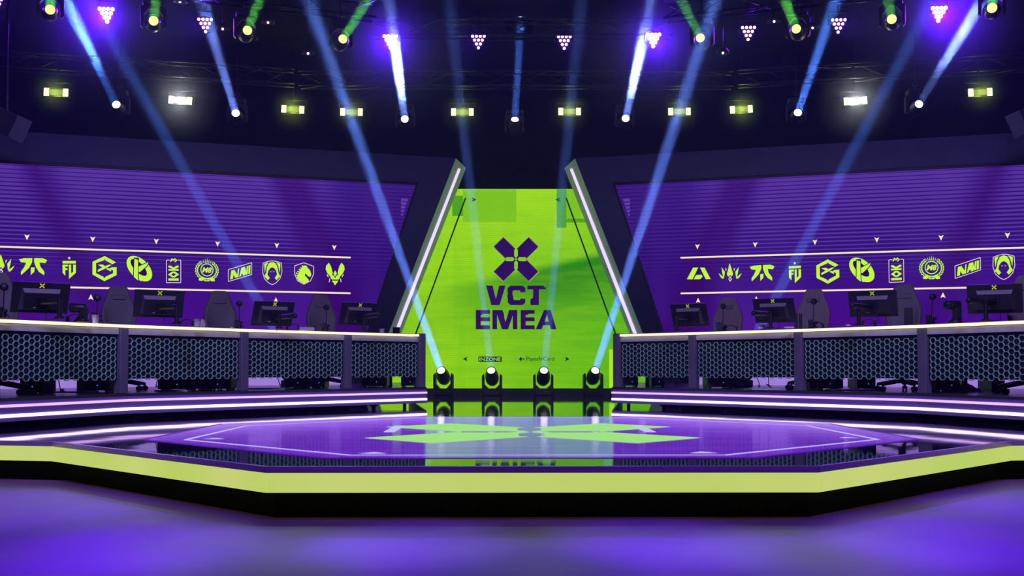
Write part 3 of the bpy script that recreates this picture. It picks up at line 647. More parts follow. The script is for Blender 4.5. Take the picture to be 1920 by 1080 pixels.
# ------------------------------------------------------------------ desk platforms and desks
post_px = {1: [(791, 127.5), (652, 135.3), (458, 148.5), (234, 166.5), (18, 189.0)], -1: [(1156, 127.4), (1298, 135.5), (1497, 147.5), (1732, 163.5), (2010, 186.0)]}
plat_px = [(800, 127.6), (400, 154.5), (245, 165.5), (0, 196.5)]
PE = [Vector(XK(px, k)) for px, k in plat_px]
PE[0].x = -1.36
d_ = (PE[3] - PE[2]).normalized(); PE.append(PE[3] + d_ * 3.2)
POST = {}
for s_ in (1, -1):
    L = [Vector(XK(px, k)) for px, k in post_px[s_]]
    for p in L: p.x = abs(p.x)
    POST[s_] = L
AVG = [(POST[1][i] + POST[-1][i]) / 2 for i in range(5)]
AVG.append(AVG[4] + (AVG[4] - AVG[3]).normalized() * 1.9)
HEXC = {}
def hex_panel(b, o, ux, L, z0, z1, nrm):
    """hexagon lattice between o and o + ux*L"""
    P3 = 0.132; VP = 0.068; th = 0.0078
    hw = P3 / 3
    def seg(a, c):
        a = Vector(a); c = Vector(c)
        if max(a.x, c.x) > L + 0.001 or min(a.x, c.x) < -0.001 or max(a.y, c.y) > z1 + 0.001 or min(a.y, c.y) < z0 - 0.001: return
        d = (c - a).normalized() * (th / 2); n = Vector((-d.y, d.x))
        q = [a - d * 0.6 + n, c + d * 0.6 + n, c + d * 0.6 - n, a - d * 0.6 - n]
        V = [o + ux * p.x + Vector((0, 0, p.y)) + nrm * t for t in (0.0, 0.012) for p in q]
        b.add(V, [(0, 1, 2, 3), (7, 6, 5, 4), (0, 4, 5, 1), (2, 6, 7, 3)])
    ncol = int(L / (P3 / 2)) + 3; nrow = int((z1 - z0) / VP) + 3
    for i in range(-1, ncol):
        for j in range(-1, nrow):
            cx = i * P3 / 2; cz_ = z0 + j * VP + (VP / 2 if i % 2 else 0)
            seg((cx + hw, cz_), (cx + hw / 2, cz_ + VP / 2)); seg((cx + hw / 2, cz_ + VP / 2), (cx - hw / 2, cz_ + VP / 2)); seg((cx - hw / 2, cz_ + VP / 2), (cx - hw, cz_))
for s_, nm in ((1, 'left'), (-1, 'right')):
    sx_ = -1 if s_ == 1 else 1
    Q = [Vector((abs(p.x) * sx_, p.y, 0)) for p in PE]
    pl = root('riser_platform', (sx_ * 5, 15, PZ - 0.23), 'raised angular platform with two lilac light strips carrying the %s desk' % nm, 'platform')
    back_ = [Vector((sx_ * 9.8, Q[-1].y, 0)), Vector((sx_ * 9.8, 19.45, 0)), Vector((sx_ * 2.0, 22.05, 0))]
    outl = [(p.x, p.y) for p in Q + back_]
    b = MB(); b.prism(outl, flatfn, PZ - 0.03, PZ); b.build('deck', M['riserdark'], pl, True)
    for i in range(len(Q) - 1):
        a, c = Q[i], Q[i + 1]; t = (c - a).normalized(); n_ = Vector((t.y, -t.x, 0))
        if n_.y > 0: n_ = -n_
        def slab(z0, z1, d0, d1):
            bb = MB(); bb.prism([((a + n_ * d0).x, (a + n_ * d0).y), ((c + n_ * d0).x, (c + n_ * d0).y), ((c + n_ * d1).x, (c + n_ * d1).y), ((a + n_ * d1).x, (a + n_ * d1).y)], flatfn, z0, z1); return bb
        slab(0.372, PZ - 0.031, -0.05, 0.0).build('riser_panel', M['riser'], pl, True)
        k0, z1 = 0, 0.90 - 0.376; slab(z1 - 0.013, z1 + 0.013, -0.02, 0.012).build('light_strip', M['strip_lilac'], pl, True)
        z2 = 0.90 - 0.472; slab(z2 - 0.016, z2 + 0.016, -0.02, 0.012).build('light_strip', M['strip_white'], pl, True)
    b = MB(); b.prism([(sx_ * 1.36, Q[0].y), (sx_ * 2.0, 22.0), (sx_ * 2.05, 22.0), (sx_ * 1.41, Q[0].y + 0.05)], flatfn, 0.372, PZ - 0.031); b.build('end_panel', M['black'], pl, True)
    for fx, fy in ((2.2, 17.4), (2.0, 20.5), (3.6, 17.6), (5.5, 16.2), (6.5, 13.0), (8.5, 12.0), (8.0, 17.5), (4.5, 19.5)):
        b = MB(); b.cyl((sx_ * fx, fy, SZ), (sx_ * fx, fy, PZ - 0.03), 0.03, n=10); b.cyl((sx_ * fx, fy, SZ), (sx_ * fx, fy, SZ + 0.012), 0.06, n=10); b.build('foot', M['black'], pl, True)
    # ---- desk
    dk = root('player_desk', (AVG[2].x * sx_, AVG[2].y, PZ), 'long faceted player desk on the %s platform with hexagon mesh front and cream light strip' % nm, 'desk')
    A = [Vector((p.x * sx_, p.y, 0)) for p in AVG]
    ctr = Vector((sx_ * 9.5, 21.0, 0))
    inw = []
    for i, p in enumerate(A):
        t = (A[min(i + 1, 5)] - A[max(i - 1, 0)]).normalized(); n_ = Vector((-t.y, t.x, 0))
        if n_.dot(ctr - p) < 0: n_ = -n_
        inw.append(n_)
    top = [(p.x, p.y) for p in A] + [((p + n * 0.85).x, (p + n * 0.85).y) for p, n in list(zip(A, inw))[::-1]]
    b = MB(); b.prism(top, flatfn, 1.352, 1.386); b.build('desktop', M['desk'], dk, True)
    for i in range(6):
        t = (A[min(i + 1, 5)] - A[max(i - 1, 0)]).normalized(); ang = math.atan2(t.y, t.x)
        R = Matrix.Rotation(ang, 3, 'Z'); c = A[i] + inw[i] * 0.03
        hgt = (1.352 if i else 1.392) - PZ
        b = MB(); b.box((c.x, c.y, PZ + hgt / 2), (0.115, 0.10, hgt), R, bev=0.006); b.build('post', M['post'], dk, True)
        b = MB(); c2 = A[i] + inw[i] * 0.72; b.box((c2.x, c2.y, PZ + 0.375), (0.05, 0.05, 0.75), R); b.build('rear_leg', M['black'], dk, True)
    for i in range(5):
        a, c = A[i], A[i + 1]; t = (c - a).normalized(); L = (c - a).length; n_ = inw[i].copy(); n_ = Vector((-t.y, t.x, 0)); 
        if n_.dot(ctr - a) < 0: n_ = -n_
        def bx(z0, z1, d0, d1, e0, e1):
            bb = MB(); q = [a + t * e0 + n_ * d0, c - t * e1 + n_ * d0, c - t * e1 + n_ * d1, a + t * e0 + n_ * d1]
            bb.prism([(p.x, p.y) for p in q], flatfn, z0, z1); return bb
        bx(1.345, 1.378, -0.035, 0.0, (0.09 if i == 0 else 0), 0).build('light_strip', M['strip_cream'], dk, True)
        bx(1.268, 1.338, 0.0, 0.03, 0.07, 0.07).build('rail', M['alu'], dk, True)
        bx(0.765, 1.27, 0.035, 0.05, 0.06, 0.06).build('mesh_backing', M['backing'], dk, True)
        b = MB(); hex_panel(b, a + t * 0.07 + n_ * 0.015, t, L - 0.14, 0.755, 1.262, n_); b.build('hexagon_mesh', M['hex'], dk, True)
    # ---- low board behind the chairs; emission stands in for lilac light on it
    lb = root('low_board', (sx_ * 5.2, 18.4, PZ), 'low board with painted lilac glow behind the chairs on the %s platform' % nm, 'low board')
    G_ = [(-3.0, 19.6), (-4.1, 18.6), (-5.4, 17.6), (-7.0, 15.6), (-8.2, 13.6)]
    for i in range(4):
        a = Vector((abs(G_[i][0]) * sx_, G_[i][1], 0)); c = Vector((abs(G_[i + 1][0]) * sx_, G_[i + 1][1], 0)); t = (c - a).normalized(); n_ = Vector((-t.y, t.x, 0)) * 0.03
        b = MB(); b.prism([((a - n_).x, (a - n_).y), ((c - n_).x, (c - n_).y), ((c + n_).x, (c + n_).y), ((a + n_).x, (a + n_).y)], flatfn, PZ, PZ + 0.42); b.build('board_panel', M['boardglow'], lb, True)
# ------------------------------------------------------------------ haze hanging over the stage
hz = bpy.data.materials.new('stage_haze'); hz.use_nodes = True; nt = hz.node_tree
for n in list(nt.nodes): nt.nodes.remove(n)
out = node(nt, 'ShaderNodeOutputMaterial'); vsn = node(nt, 'ShaderNodeVolumeScatter')
vsn.inputs['Color'].default_value = (0.6, 0.66, 1.0, 1); vsn.inputs['Density'].default_value = HAZE; vsn.inputs['Anisotropy'].default_value = 0.3
nt.links.new(vsn.outputs[0], out.inputs['Volume'])
b = MB(); b.box((0, 17.95, 3.74), (33.9, 19.9, 7.44)); hzo = b.build('haze', hz); tag(hzo, 'thin stage haze filling the studio above the stage', 'haze', kind='stuff')
hzo.display_type = 'WIRE'

# ------------------------------------------------------------------ lighting rig
def truss(p0, p1, label, zc=None, n=14):
    p0 = Vector(p0); p1 = Vector(p1); t = (p1 - p0); L = t.length; t.normalize(); s_ = Vector((-t.y, t.x, 0)).normalized() * 0.15; u = Vector((0, 0, 0.15))
    r = root('lighting_truss', (p0 + p1) / 2, label, 'truss')
    cs = [s_ + u, s_ - u, -s_ - u, -s_ + u]
    for c in cs:
        b = MB(); b.cyl(p0 + c, p1 + c, 0.024, n=8); b.build('chord', M['metal'], r, True)
    b = MB(); m = int(L / 0.6)
    for i in range(m):
        a = p0 + t * (L * i / m); c = p0 + t * (L * (i + 1) / m)
        for j in range(4):
            b.cyl(a + cs[j], c + cs[(j + 1) % 4], 0.011, n=5)
    b.build('lattice_brace', M['metal'], r, True)
    for f_ in (0.15, 0.85):
        a = p0 + t * (L * f_); b = MB(); b.cyl(a + Vector((0, 0, 0.14)), (a.x, a.y, CEIL), 0.012, n=6); b.build('hanging_wire', M['metal'], r, True)
    return r
def moving_light(px, py, k, epx, epy, ek, hang, lens, bcol, en, spread, label, group, body='shell', rad=0.076, name='moving_head_light', energy_only=False, top=None):
    Lp = atD(px, py, F / k); Ep = atD(epx, epy, F / ek); d = (Ep - Lp).normalized()
    piv = Lp - d * 0.26
    lat = Vector((-d.y, d.x, 0))
    lat = Vector((1, 0, 0)) if lat.length < 0.15 else lat.normalized()
    if lat.x < 0: lat = -lat
    fw = Vector((-lat.y, lat.x, 0))
    sg = 1 if hang else -1
    base = piv + Vector((0, 0, sg * 0.38))
    if not hang: base.z = (SZ if top is None else top)
    r = root(name, base, label, 'stage light', group)
    R = Matrix((lat, fw, Vector((0, 0, 1)))).transposed()
    hb = abs(base.z - piv.z)
    b = MB(); b.lathe([(0.05, -0.15), (0.10, -0.14), (0.13, -0.08), (0.138, 0.02), (0.132, 0.12), (0.114, 0.20), (rad + 0.022, 0.25), (rad + 0.02, 0.268), (rad + 0.004, 0.268), (rad + 0.002, 0.256)], piv, d, n=24)
    lh = b.build('lamp_head', M[body], r, True)
    b = MB(); b.lathe([(0.001, 0.252), (rad, 0.254), (rad, 0.258), (rad * 0.6, 0.262), (0.001, 0.264)], piv, d, n=24); b.build('lens', M[lens], lh, True)
    # u-shaped yoke with chamfered corners
    hz_ = hb - 0.10
    o_ = [(-0.205, 0.05), (-0.205, -hz_ + 0.03), (-0.165, -hz_), (0.165, -hz_), (0.205, -hz_ + 0.03), (0.205, 0.05), (0.165, 0.09), (0.155, 0.0), (0.155, -0.13), (0.07, -hz_ + 0.042), (-0.07, -hz_ + 0.042), (-0.155, -0.13), (-0.155, 0.0), (-0.165, 0.09)]
    b = MB(); b.prism(o_, lambda x, z, dd: piv + lat * x + fw * dd + Vector((0, 0, -sg * z if sg > 0 else z)), -0.055, 0.055); b.build('yoke', M['shell'], r, True)
    b = MB(); b.box(base + Vector((0, 0, -sg * 0.05)), (0.34, 0.27, 0.10), R, bev=0.02); 
    b.build('base_box', M['shell'], r, True)
    if hang:
        b = MB(); b.cyl(base, Vector((base.x, base.y, CEIL)), 0.018, n=8); b.box(base + Vector((0, 0, 0.13)), (0.10, 0.06, 0.08), R); b.build('clamp', M['metal'], r, True)
    if en > 0:
        add_light('AREA', 'beam', Lp + d * 0.03, en, bcol, Lp + d * 5, r, shape='DISK', size=rad * 2, spread=math.radians(spread))
    return r
BLUE = (0.12, 0.32, 1.0); BLUE2 = (0.28, 0.42, 1.0); CY = (0.20, 0.36, 1.0)
FH = 'beam lights standing on the stage floor'
for (px, ex, ey, ek, en, lab) in ((827, 600, 60, 134, 80, 'leftmost of the four beam lights on the stage floor before the green screen'), (921, 862, 180, 122, 18, 'second floor beam light from the left, below the small boxed lettering'),
                             (1020, 1072, 180, 122, 18, 'third floor beam light from the left, below the thin small lettering'), (1116, 1322, 60, 134, 80, 'rightmost of the four beam lights on the stage floor before the green screen')):
    moving_light(px, 694.6, 92.5, ex, ey, ek, False, 'lens_white', CY, en * BE * 0.8, 1.2, lab, FH)
for (px, ex, lab) in ((540, 240, 'beam light on the left platform hidden behind the desk'), (1398, 1680, 'beam light on the right platform hidden behind the desk')):
    moving_light(px, 664, 125, ex, 130, 150, False, 'lens_white', BLUE, 36 * BE, 1.3, lab, 'beam lights behind the desks', top=PZ)
MH = 'blue beam lights on the middle truss'
for i, (px, py, ex, ey, ek, col, en, lab) in enumerate((
    (218, 196, 124, 0, 117, BLUE, 14, 'blue beam light at the far left of the middle truss, beam leaning left'), (442, 212, 378, 0, 117, BLUE2, 36, 'blue beam light second from left on the middle truss'),
    (759, 223, 729, 0, 117, BLUE2, 34, 'blue beam light on the middle truss above the left screen wall corner'), (965.5, 224, 974, 70, 98, BLUE, 36, 'blue beam light at the middle of the truss with an upright beam'),
    (1173, 222, 1222, 0, 117, BLUE2, 34, 'blue beam light on the middle truss above the right screen wall corner'), (1496, 211, 1567, 0, 117, BLUE, 40, 'blue beam light second from right on the middle truss'),
    (1723, 195, 1842, 0, 117, BLUE2, 12, 'blue beam light at the far right of the middle truss, beam leaning right'))):
    k0 = (688 - py) / 5.1
    moving_light(px, py, k0, ex, ey, ek, True, 'lens_white', col, en * BE, 2.2, lab, MH, rad=0.075)
YH = 'yellow lensed beam lights on the upper truss'
GR = (0.10, 0.55, 0.03)
for px, py, ex, ey, en, lab in ((94, 18, 96, -30, 10, 'yellow lensed beam light at the top left corner'), (288, 39, 293, -10, 6, 'yellow lensed beam light second from left, right of the brightest left violet cluster'),
    (464, 57, 490, -10, 9, 'yellow lensed beam light third from left with a green beam leaning right'), (643, 73, 690, 0, 12, 'yellow lensed beam light fourth from left, beside the left half of the truss'),
    (1313, 71, 1278, 0, 7, 'yellow lensed beam light fourth from right, green beam leaning left'), (1493, 54, 1468, -10, 10, 'yellow lensed beam light third from right between two violet clusters'),
    (1672, 36, 1664, -10, 5, 'yellow lensed beam light second from right with a faint grey beam'), (1860, 15, 1861, -30, 10, 'yellow lensed beam light at the top right corner')):
    k0 = (688 - py) / 5.6
    moving_light(px, py, k0, ex, ey, k0 * 1.12, True, 'lens_yellow', GR, en * BE * 2.5, 1.5, lab, YH, body='lampgrey', rad=0.075)

pf = bpy.data.materials.new('glow_volume'); pf.use_nodes = True; nt = pf.node_tree
for n in list(nt.nodes): nt.nodes.remove(n)
out = node(nt, 'ShaderNodeOutputMaterial'); vs2 = node(nt, 'ShaderNodeVolumeScatter'); vs2.inputs['Color'].default_value = (0.6, 0.66, 1.0, 1)
tc = node(nt, 'ShaderNodeTexCoord'); ln_ = node(nt, 'ShaderNodeVectorMath', operation='LENGTH'); nt.links.new(tc.outputs['Object'], ln_.inputs[0])
nt.links.new(vmath(nt, 'MULTIPLY', maprange(nt, ln_.outputs['Value'], GLOWR, 0.1, 0.0, 1.0, True), PUF), vs2.inputs['Density'])
nt.links.new(vs2.outputs[0], out.inputs['Volume'])
def glow_ball(c, lab, sc_=1.0):  # scatter ball added round a lamp to imitate lens glow
    b = MB(); b.ball((0, 0, 0), GLOWR, n=20); o = b.build('glow_volume', pf); o.location = c; o.scale = (sc_, sc_, sc_); tag(o, lab, 'haze', kind='stuff')
def par(px, py, en, lab):
    k0 = (688 - py) / 6.0; c = atD(px, py, F / k0); d = (Vector((CAM.x * 0.3 + c.x * 0.75, 2, 0.8)) - c).normalized()
    r = root('led_par_light', c, lab, 'stage light', 'violet triangle light clusters')
    u = Vector((0, 0, 1)) - d * d.z; u.normalize(); s_ = d.cross(u)
    if s_.x < 0: s_ = -s_
    b = MB(); b.lathe([(0.06, -0.22), (0.12, -0.18), (0.15, -0.02), (0.15, 0.0), (0.13, 0.0), (0.001, -0.004)], c, d, n=20); b.build('housing', M['shell'], r, True)
    for row in range(4):
        for q in range(4 - row):
            p = c + s_ * ((q - (3 - row) / 2) * 0.072) + u * (0.098 - row * 0.07) + d * 0.006
            b = MB(); rr_ = 0.031 if en > 50 else 0.027; b.cyl(p, p + d * 0.012, rr_, rr_ * 0.9, n=12); b.build('led_lens', M['dot_bright' if en > 50 else 'dot'], r, True)
    b = MB(); b.tube([c + s_ * 0.17, c + s_ * 0.17 + Vector((0, 0.02, 0.24)), c - s_ * 0.17 + Vector((0, 0.02, 0.24)), c - s_ * 0.17], 0.011, n=6); b.cyl(c + Vector((0, 0.02, 0.24)), Vector((c.x, c.y + 0.02, CEIL)), 0.012, n=6); b.build('bracket', M['metal'], r, True)
    if en > 50: glow_ball(c, 'lens glow volume added round the ' + lab)
    add_light('SPOT', 'violet_beam', c + d * 0.05, en * PE_, (0.13, 0.0, 1.0), c + d * 5, r, spot_size=math.radians(110), spot_blend=1.0, shadow_soft_size=0.05)
for px, py, en, lab in ((-6, 2, 40, 'violet light cluster cut by the top left corner'), (200, 28, 150, 'very bright violet light cluster between the first two yellow lights on the left'), (385, 47, 22, 'dim violet light cluster second from the left crossed by a blue beam'),
    (732, 78, 100, 'bright violet light cluster left of centre crossed by a blue beam'), (897, 78, 20, 'dim violet light cluster above the left part of the green screen'), (1058, 79, 12, 'smallest violet light cluster above the right part of the green screen'),
    (1225, 75, 100, 'bright violet light cluster right of centre beside a blue beam'), (1403, 62, 22, 'dim violet light cluster between two yellow lights right of centre'), (1572, 48, 12, 'dim violet light cluster right of a blue beam'),
    (1760, 26, 170, 'very bright violet light cluster near the top right corner')):
    par(px, py, en, lab)

def blinder(px, py, lit, lab, rz=0.0):
    k0 = (688 - py) / 5.3; c = atD(px, py, F / k0)
    r = root('strobe_blinder', c, lab, 'stage light', 'lime strobe lights on the middle truss')
    R = Matrix.Rotation(rz, 3, 'Y')
    b = MB(); b.box(c + Vector((0, 0.07, 0)), (0.50, 0.12, 0.19), R, bev=0.015); b.build('housing', M['shell'], r, True)
    b = MB(); b.box(c + R @ Vector((0, 0.0, 0)), (0.27, 0.02, 0.11), R); b.build('strobe_tube', M['blindbar_on' if lit == 2 else 'blindbar'], r, True)
    for s_ in (-1, 1):
        b = MB(); b.box(c + R @ Vector((s_ * 0.185, 0, 0)), (0.095, 0.03, 0.15), R, bev=0.008); b.build('lamp_cell', M['blind'], r, True)
    b = MB(); q = c + Vector((0, 0.08, 0)); b.tube([q + Vector((-0.27, 0, 0)), q + Vector((-0.27, 0, 0.2)), q + Vector((0.27, 0, 0.2)), q + Vector((0.27, 0, 0))], 0.01, n=6); b.cyl(q + Vector((0, 0, 0.2)), Vector((q.x, q.y, CEIL)), 0.012, n=6); b.build('bracket', M['metal'], r, True)
    glow_ball(c, 'lens glow volume added round the ' + lab, 0.5 if lit == 2 else 0.28)
    add_light('POINT', 'glow', c + Vector((0, -0.08, 0)), (16.0, 20.0, 40.0)[lit] * BLE, ((0.55, 0.75, 0.05) if lit < 2 else (0.85, 0.85, 0.6)), None, r, shadow_soft_size=0.06)
for px, py, lit, rz, lab in ((105, 173, 0, 0.04, 'lime strobe light at the far left with two lit cells'), (338, 188, 2, 0.06, 'dazzling white strobe light on the left half of the truss'), (549, 205, 1, 0.05, 'lime strobe light left of the blue beam with a bright left cell'),
    (659, 210, 0, 0.01, 'lime strobe light above the left wall near its inner corner'), (867, 210, 0, 0, 'lime strobe light above the left edge of the green screen'), (1068, 209, 0, 0, 'lime strobe light above the right edge of the green screen'),
    (1274, 209, 0, -0.01, 'lime strobe light above the right wall near its inner corner'), (1390, 205, 1, -0.05, 'lime strobe light right of centre with a bright right cell'), (1604, 189, 2, -0.06, 'dazzling white strobe light on the right half of the truss'),
    (1838, 173, 0, -0.04, 'lime strobe light at the far right with two lit cells')):
    blinder(px, py, lit, lab, rz)
def tz(px, py, k, z): p = atD(px, py, F / k); p.z = z; p.y += 0.1; return p
truss(tz(560, 210, 91.5, 6.85), tz(1375, 210, 91.5, 6.85), 'straight black truss across the middle above the green screen')
truss(tz(-60, 165, 98, 6.85), tz(550, 210, 92, 6.85), 'black truss carrying strobes above the left screen wall')
truss(tz(1385, 210, 92, 6.85), tz(1990, 165, 98, 6.85), 'black truss carrying strobes above the right screen wall')
truss(tz(-60, 10, 121, 7.22), tz(700, 80, 107, 7.22), 'upper black truss on the left carrying yellow lensed lights')
truss(tz(1250, 80, 107, 7.22), tz(1990, 10, 121, 7.22), 'upper black truss on the right carrying yellow lensed lights')
truss(tz(700, 78, 101.6, 7.22), tz(1260, 78, 101.6, 7.22), 'upper black truss at the centre carrying violet clusters')
def small_lamp(px, py, lab, s=1.0):
    k0 = 112.0; c = atD(px, py, F / k0)
    r = root('hanging_work_light', c, lab, 'lamp', 'small dark hanging lamps with a glint')
    b = MB(); b.lathe([(0.02, 0.10), (0.06, 0.09), (0.10, 0.04), (0.115, 0.0), (0.105, 0.0), (0.05, 0.03)], c, (0, 0, 1), n=16); b.build('shade', M['lampgrey'], r, True)
    b = MB(); b.ball(c + Vector((0, -0.02, 0.0)), 0.022, n=10); b.build('bulb', emit('warm_glint', (1.0, 0.75, 0.85, 1), 1.6), r, True)
    b = MB(); b.cyl(c + Vector((0, 0, 0.1)), (c.x, c.y, CEIL), 0.012, n=6); b.build('drop_rod', M['metal'], r, True)
for px, py, lab in ((338, 4, 'small hanging lamp at the top edge left of a blue beam'), (418, 55, 'small hanging lamp between a violet cluster and a yellow light on the left'), (503, 43, 'small hanging lamp right of the third yellow light from the left'), (578, 101, 'lowest small hanging lamp on the left'),
    (1355, 100, 'lowest small hanging lamp on the right'), (1451, 41, 'small hanging lamp left of the third yellow light from the right'), (1523, 53, 'small hanging lamp beside the blue beam on the right'), (1614, 2, 'small hanging lamp at the top edge on the right')):
    small_lamp(px, py, lab)
# loudspeakers above the walls
for s_, nm in ((1, 'left'), (-1, 'right')):
    c = atD(12, 231, 17.6); c = Vector((c.x * s_ if s_ == 1 else 7.42, c.y, c.z))
    if s_ == -1:
        c = atD(1932, 222, 17.6)
    r = root('loudspeaker', c, 'tilted grey loudspeaker cut by the %s edge above the screen wall' % nm, 'loudspeaker')
    R = Matrix.Rotation(0.42 * s_, 3, 'Y') @ Matrix.Rotation(0.55 * s_, 3, 'Z')
    q = [(-0.10, -0.21), (0.16, -0.21), (0.16, 0.21), (-0.10, 0.21)]
    b = MB(); b.box(c + R @ Vector((-0.14 * s_, 0, 0)), (0.62, 0.30, 0.36), R, bev=0.01); b.build('cabinet', M['shell'], r, True)
    b = MB(); b.box(c + R @ Vector((0.19 * s_, -0.08, 0)), (0.22, 0.25, 0.37), R); b.build('side_panel', M['speaker'], r, True)
    b = MB(); b.cyl(c, (c.x, c.y, CEIL), 0.02, n=8); b.build('hanging_bar', M['metal'], r, True)

# ------------------------------------------------------------------ chairs
def chair_proto(fabric, label):
    r = root('gaming_chair', (0, 0, 0), label, 'chair', 'gaming chairs behind the player desks')
    prof = [(0.44, 0.165), (0.60, 0.18), (0.78, 0.185), (0.92, 0.21), (1.00, 0.215), (1.08, 0.20), (1.16, 0.165), (1.24, 0.135), (1.29, 0.118), (1.325, 0.09), (1.33, 0.06)]
    NT = 12; b = MB(); V = []; Fs = []
    for (z, h) in prof:
        for side in (0, 1):
            for i in range(NT + 1):
                t = -1 + 2 * i / NT if side == 0 else 1 - 2 * i / NT
                wing = 0.055 * min(1, max(0, (1.1 - z) * 4)) * abs(t) ** 3
                y = (-0.045 - wing) if side == 0 else (0.05 - 0.02 * t * t)
                V.append(Vector((h * t, y + (z - 0.44) * 0.17 + 0.24, z)))
    n = 2 * (NT + 1)
    for j in range(len(prof) - 1):
        for i in range(n): Fs.append((j * n + i, j * n + (i + 1) % n, (j + 1) * n + (i + 1) % n, (j + 1) * n + i))
    b.add(V, Fs, 0, True); b.add(V[:n], [list(range(n))[::-1]]); b.add(V[-n:], [list(range(n))])
    b.build('backrest', M[fabric], r)
    b = MB(); b.box((0, 0.318, 1.185), (0.17, 0.02, 0.06), Matrix.Rotation(-0.17, 3, 'X'), bev=0.008); b.build('head_pad', M['chair'], r)
    b = MB(); b.box((0, 0.0, 0.47), (0.44, 0.50, 0.10), bev=0.04); b.build('seat', M[fabric], r)
    for s_ in (-1, 1):
        b = MB(); b.box((s_ * 0.27, 0.02, 0.655), (0.07, 0.26, 0.035), bev=0.012); b.cyl((s_ * 0.27, 0.04, 0.42), (s_ * 0.27, 0.04, 0.65), 0.022, n=8); b.box((s_ * 0.23, 0.04, 0.42), (0.10, 0.06, 0.02)); b.build('armrest', M['shell'], r)
    b = MB(); b.cyl((0, 0, 0.12), (0, 0, 0.43), 0.028, n=12); b.cyl((0, 0, 0.10), (0, 0, 0.26), 0.045, n=12); b.build('gas_column', M['shell'], r)
    for i in range(5):
        a = 2 * PI * i / 5 + 0.3; e = Vector((0.31 * math.cos(a), 0.31 * math.sin(a), 0))
        b = MB(); b.cyl(Vector((0, 0, 0.135)), e + Vector((0, 0, 0.085)), 0.032, 0.020, n=8); arm_ = b.build('base_arm', M['shell'], r)
        t = Vector((-math.sin(a), math.cos(a), 0)) * 0.028
        b = MB(); b.cyl(e + t * 0.3 + Vector((0, 0, 0.032)), e + t + Vector((0, 0, 0.032)), 0.032, n=12); b.cyl(e - t * 0.3 + Vector((0, 0, 0.032)), e - t + Vector((0, 0, 0.032)), 0.032, n=12); b.cyl(e + Vector((0, 0, 0.03)), e + Vector((0, 0, 0.09)), 0.012, n=6); b.build('caster', M['shell'], arm_)
    return r
cA = chair_proto('chair', 'x'); cB = chair_proto('chair2', 'x'); used = {}
for i, (px, k, kind, rz, lab) in enumerate(((3, 176, 'A', 0.5, 'dark gaming chair cut by the left edge'), (230, 150, 'A', 0.45, 'charcoal gaming chair right of the two white cups on the left desk'), (421, 141, 'A', 0.42, 'charcoal gaming chair in the middle of the left desk'), (612, 133, 'A', 0.38, 'charcoal gaming chair nearest the centre on the left desk'),
    (1357, 129, 'B', -0.4, 'grey fabric gaming chair nearest the centre on the right desk'), (1518, 144.5, 'B', -0.45, 'grey fabric gaming chair in the middle of the right desk'), (1691, 153.5, 'A', -0.45, 'dark gaming chair partly behind a monitor on the right desk'), (1926, 172, 'B', -0.5, 'grey gaming chair cut by the right edge'))):
    p = cA if kind == 'A' else cB
    if kind not in used: used[kind] = 1; o = p
    else: o = copy_tree(p)
    X, Y = XK(px, k); o.location = (X, Y, PZ); o.rotation_euler = (0, 0, rz); o['label'] = lab

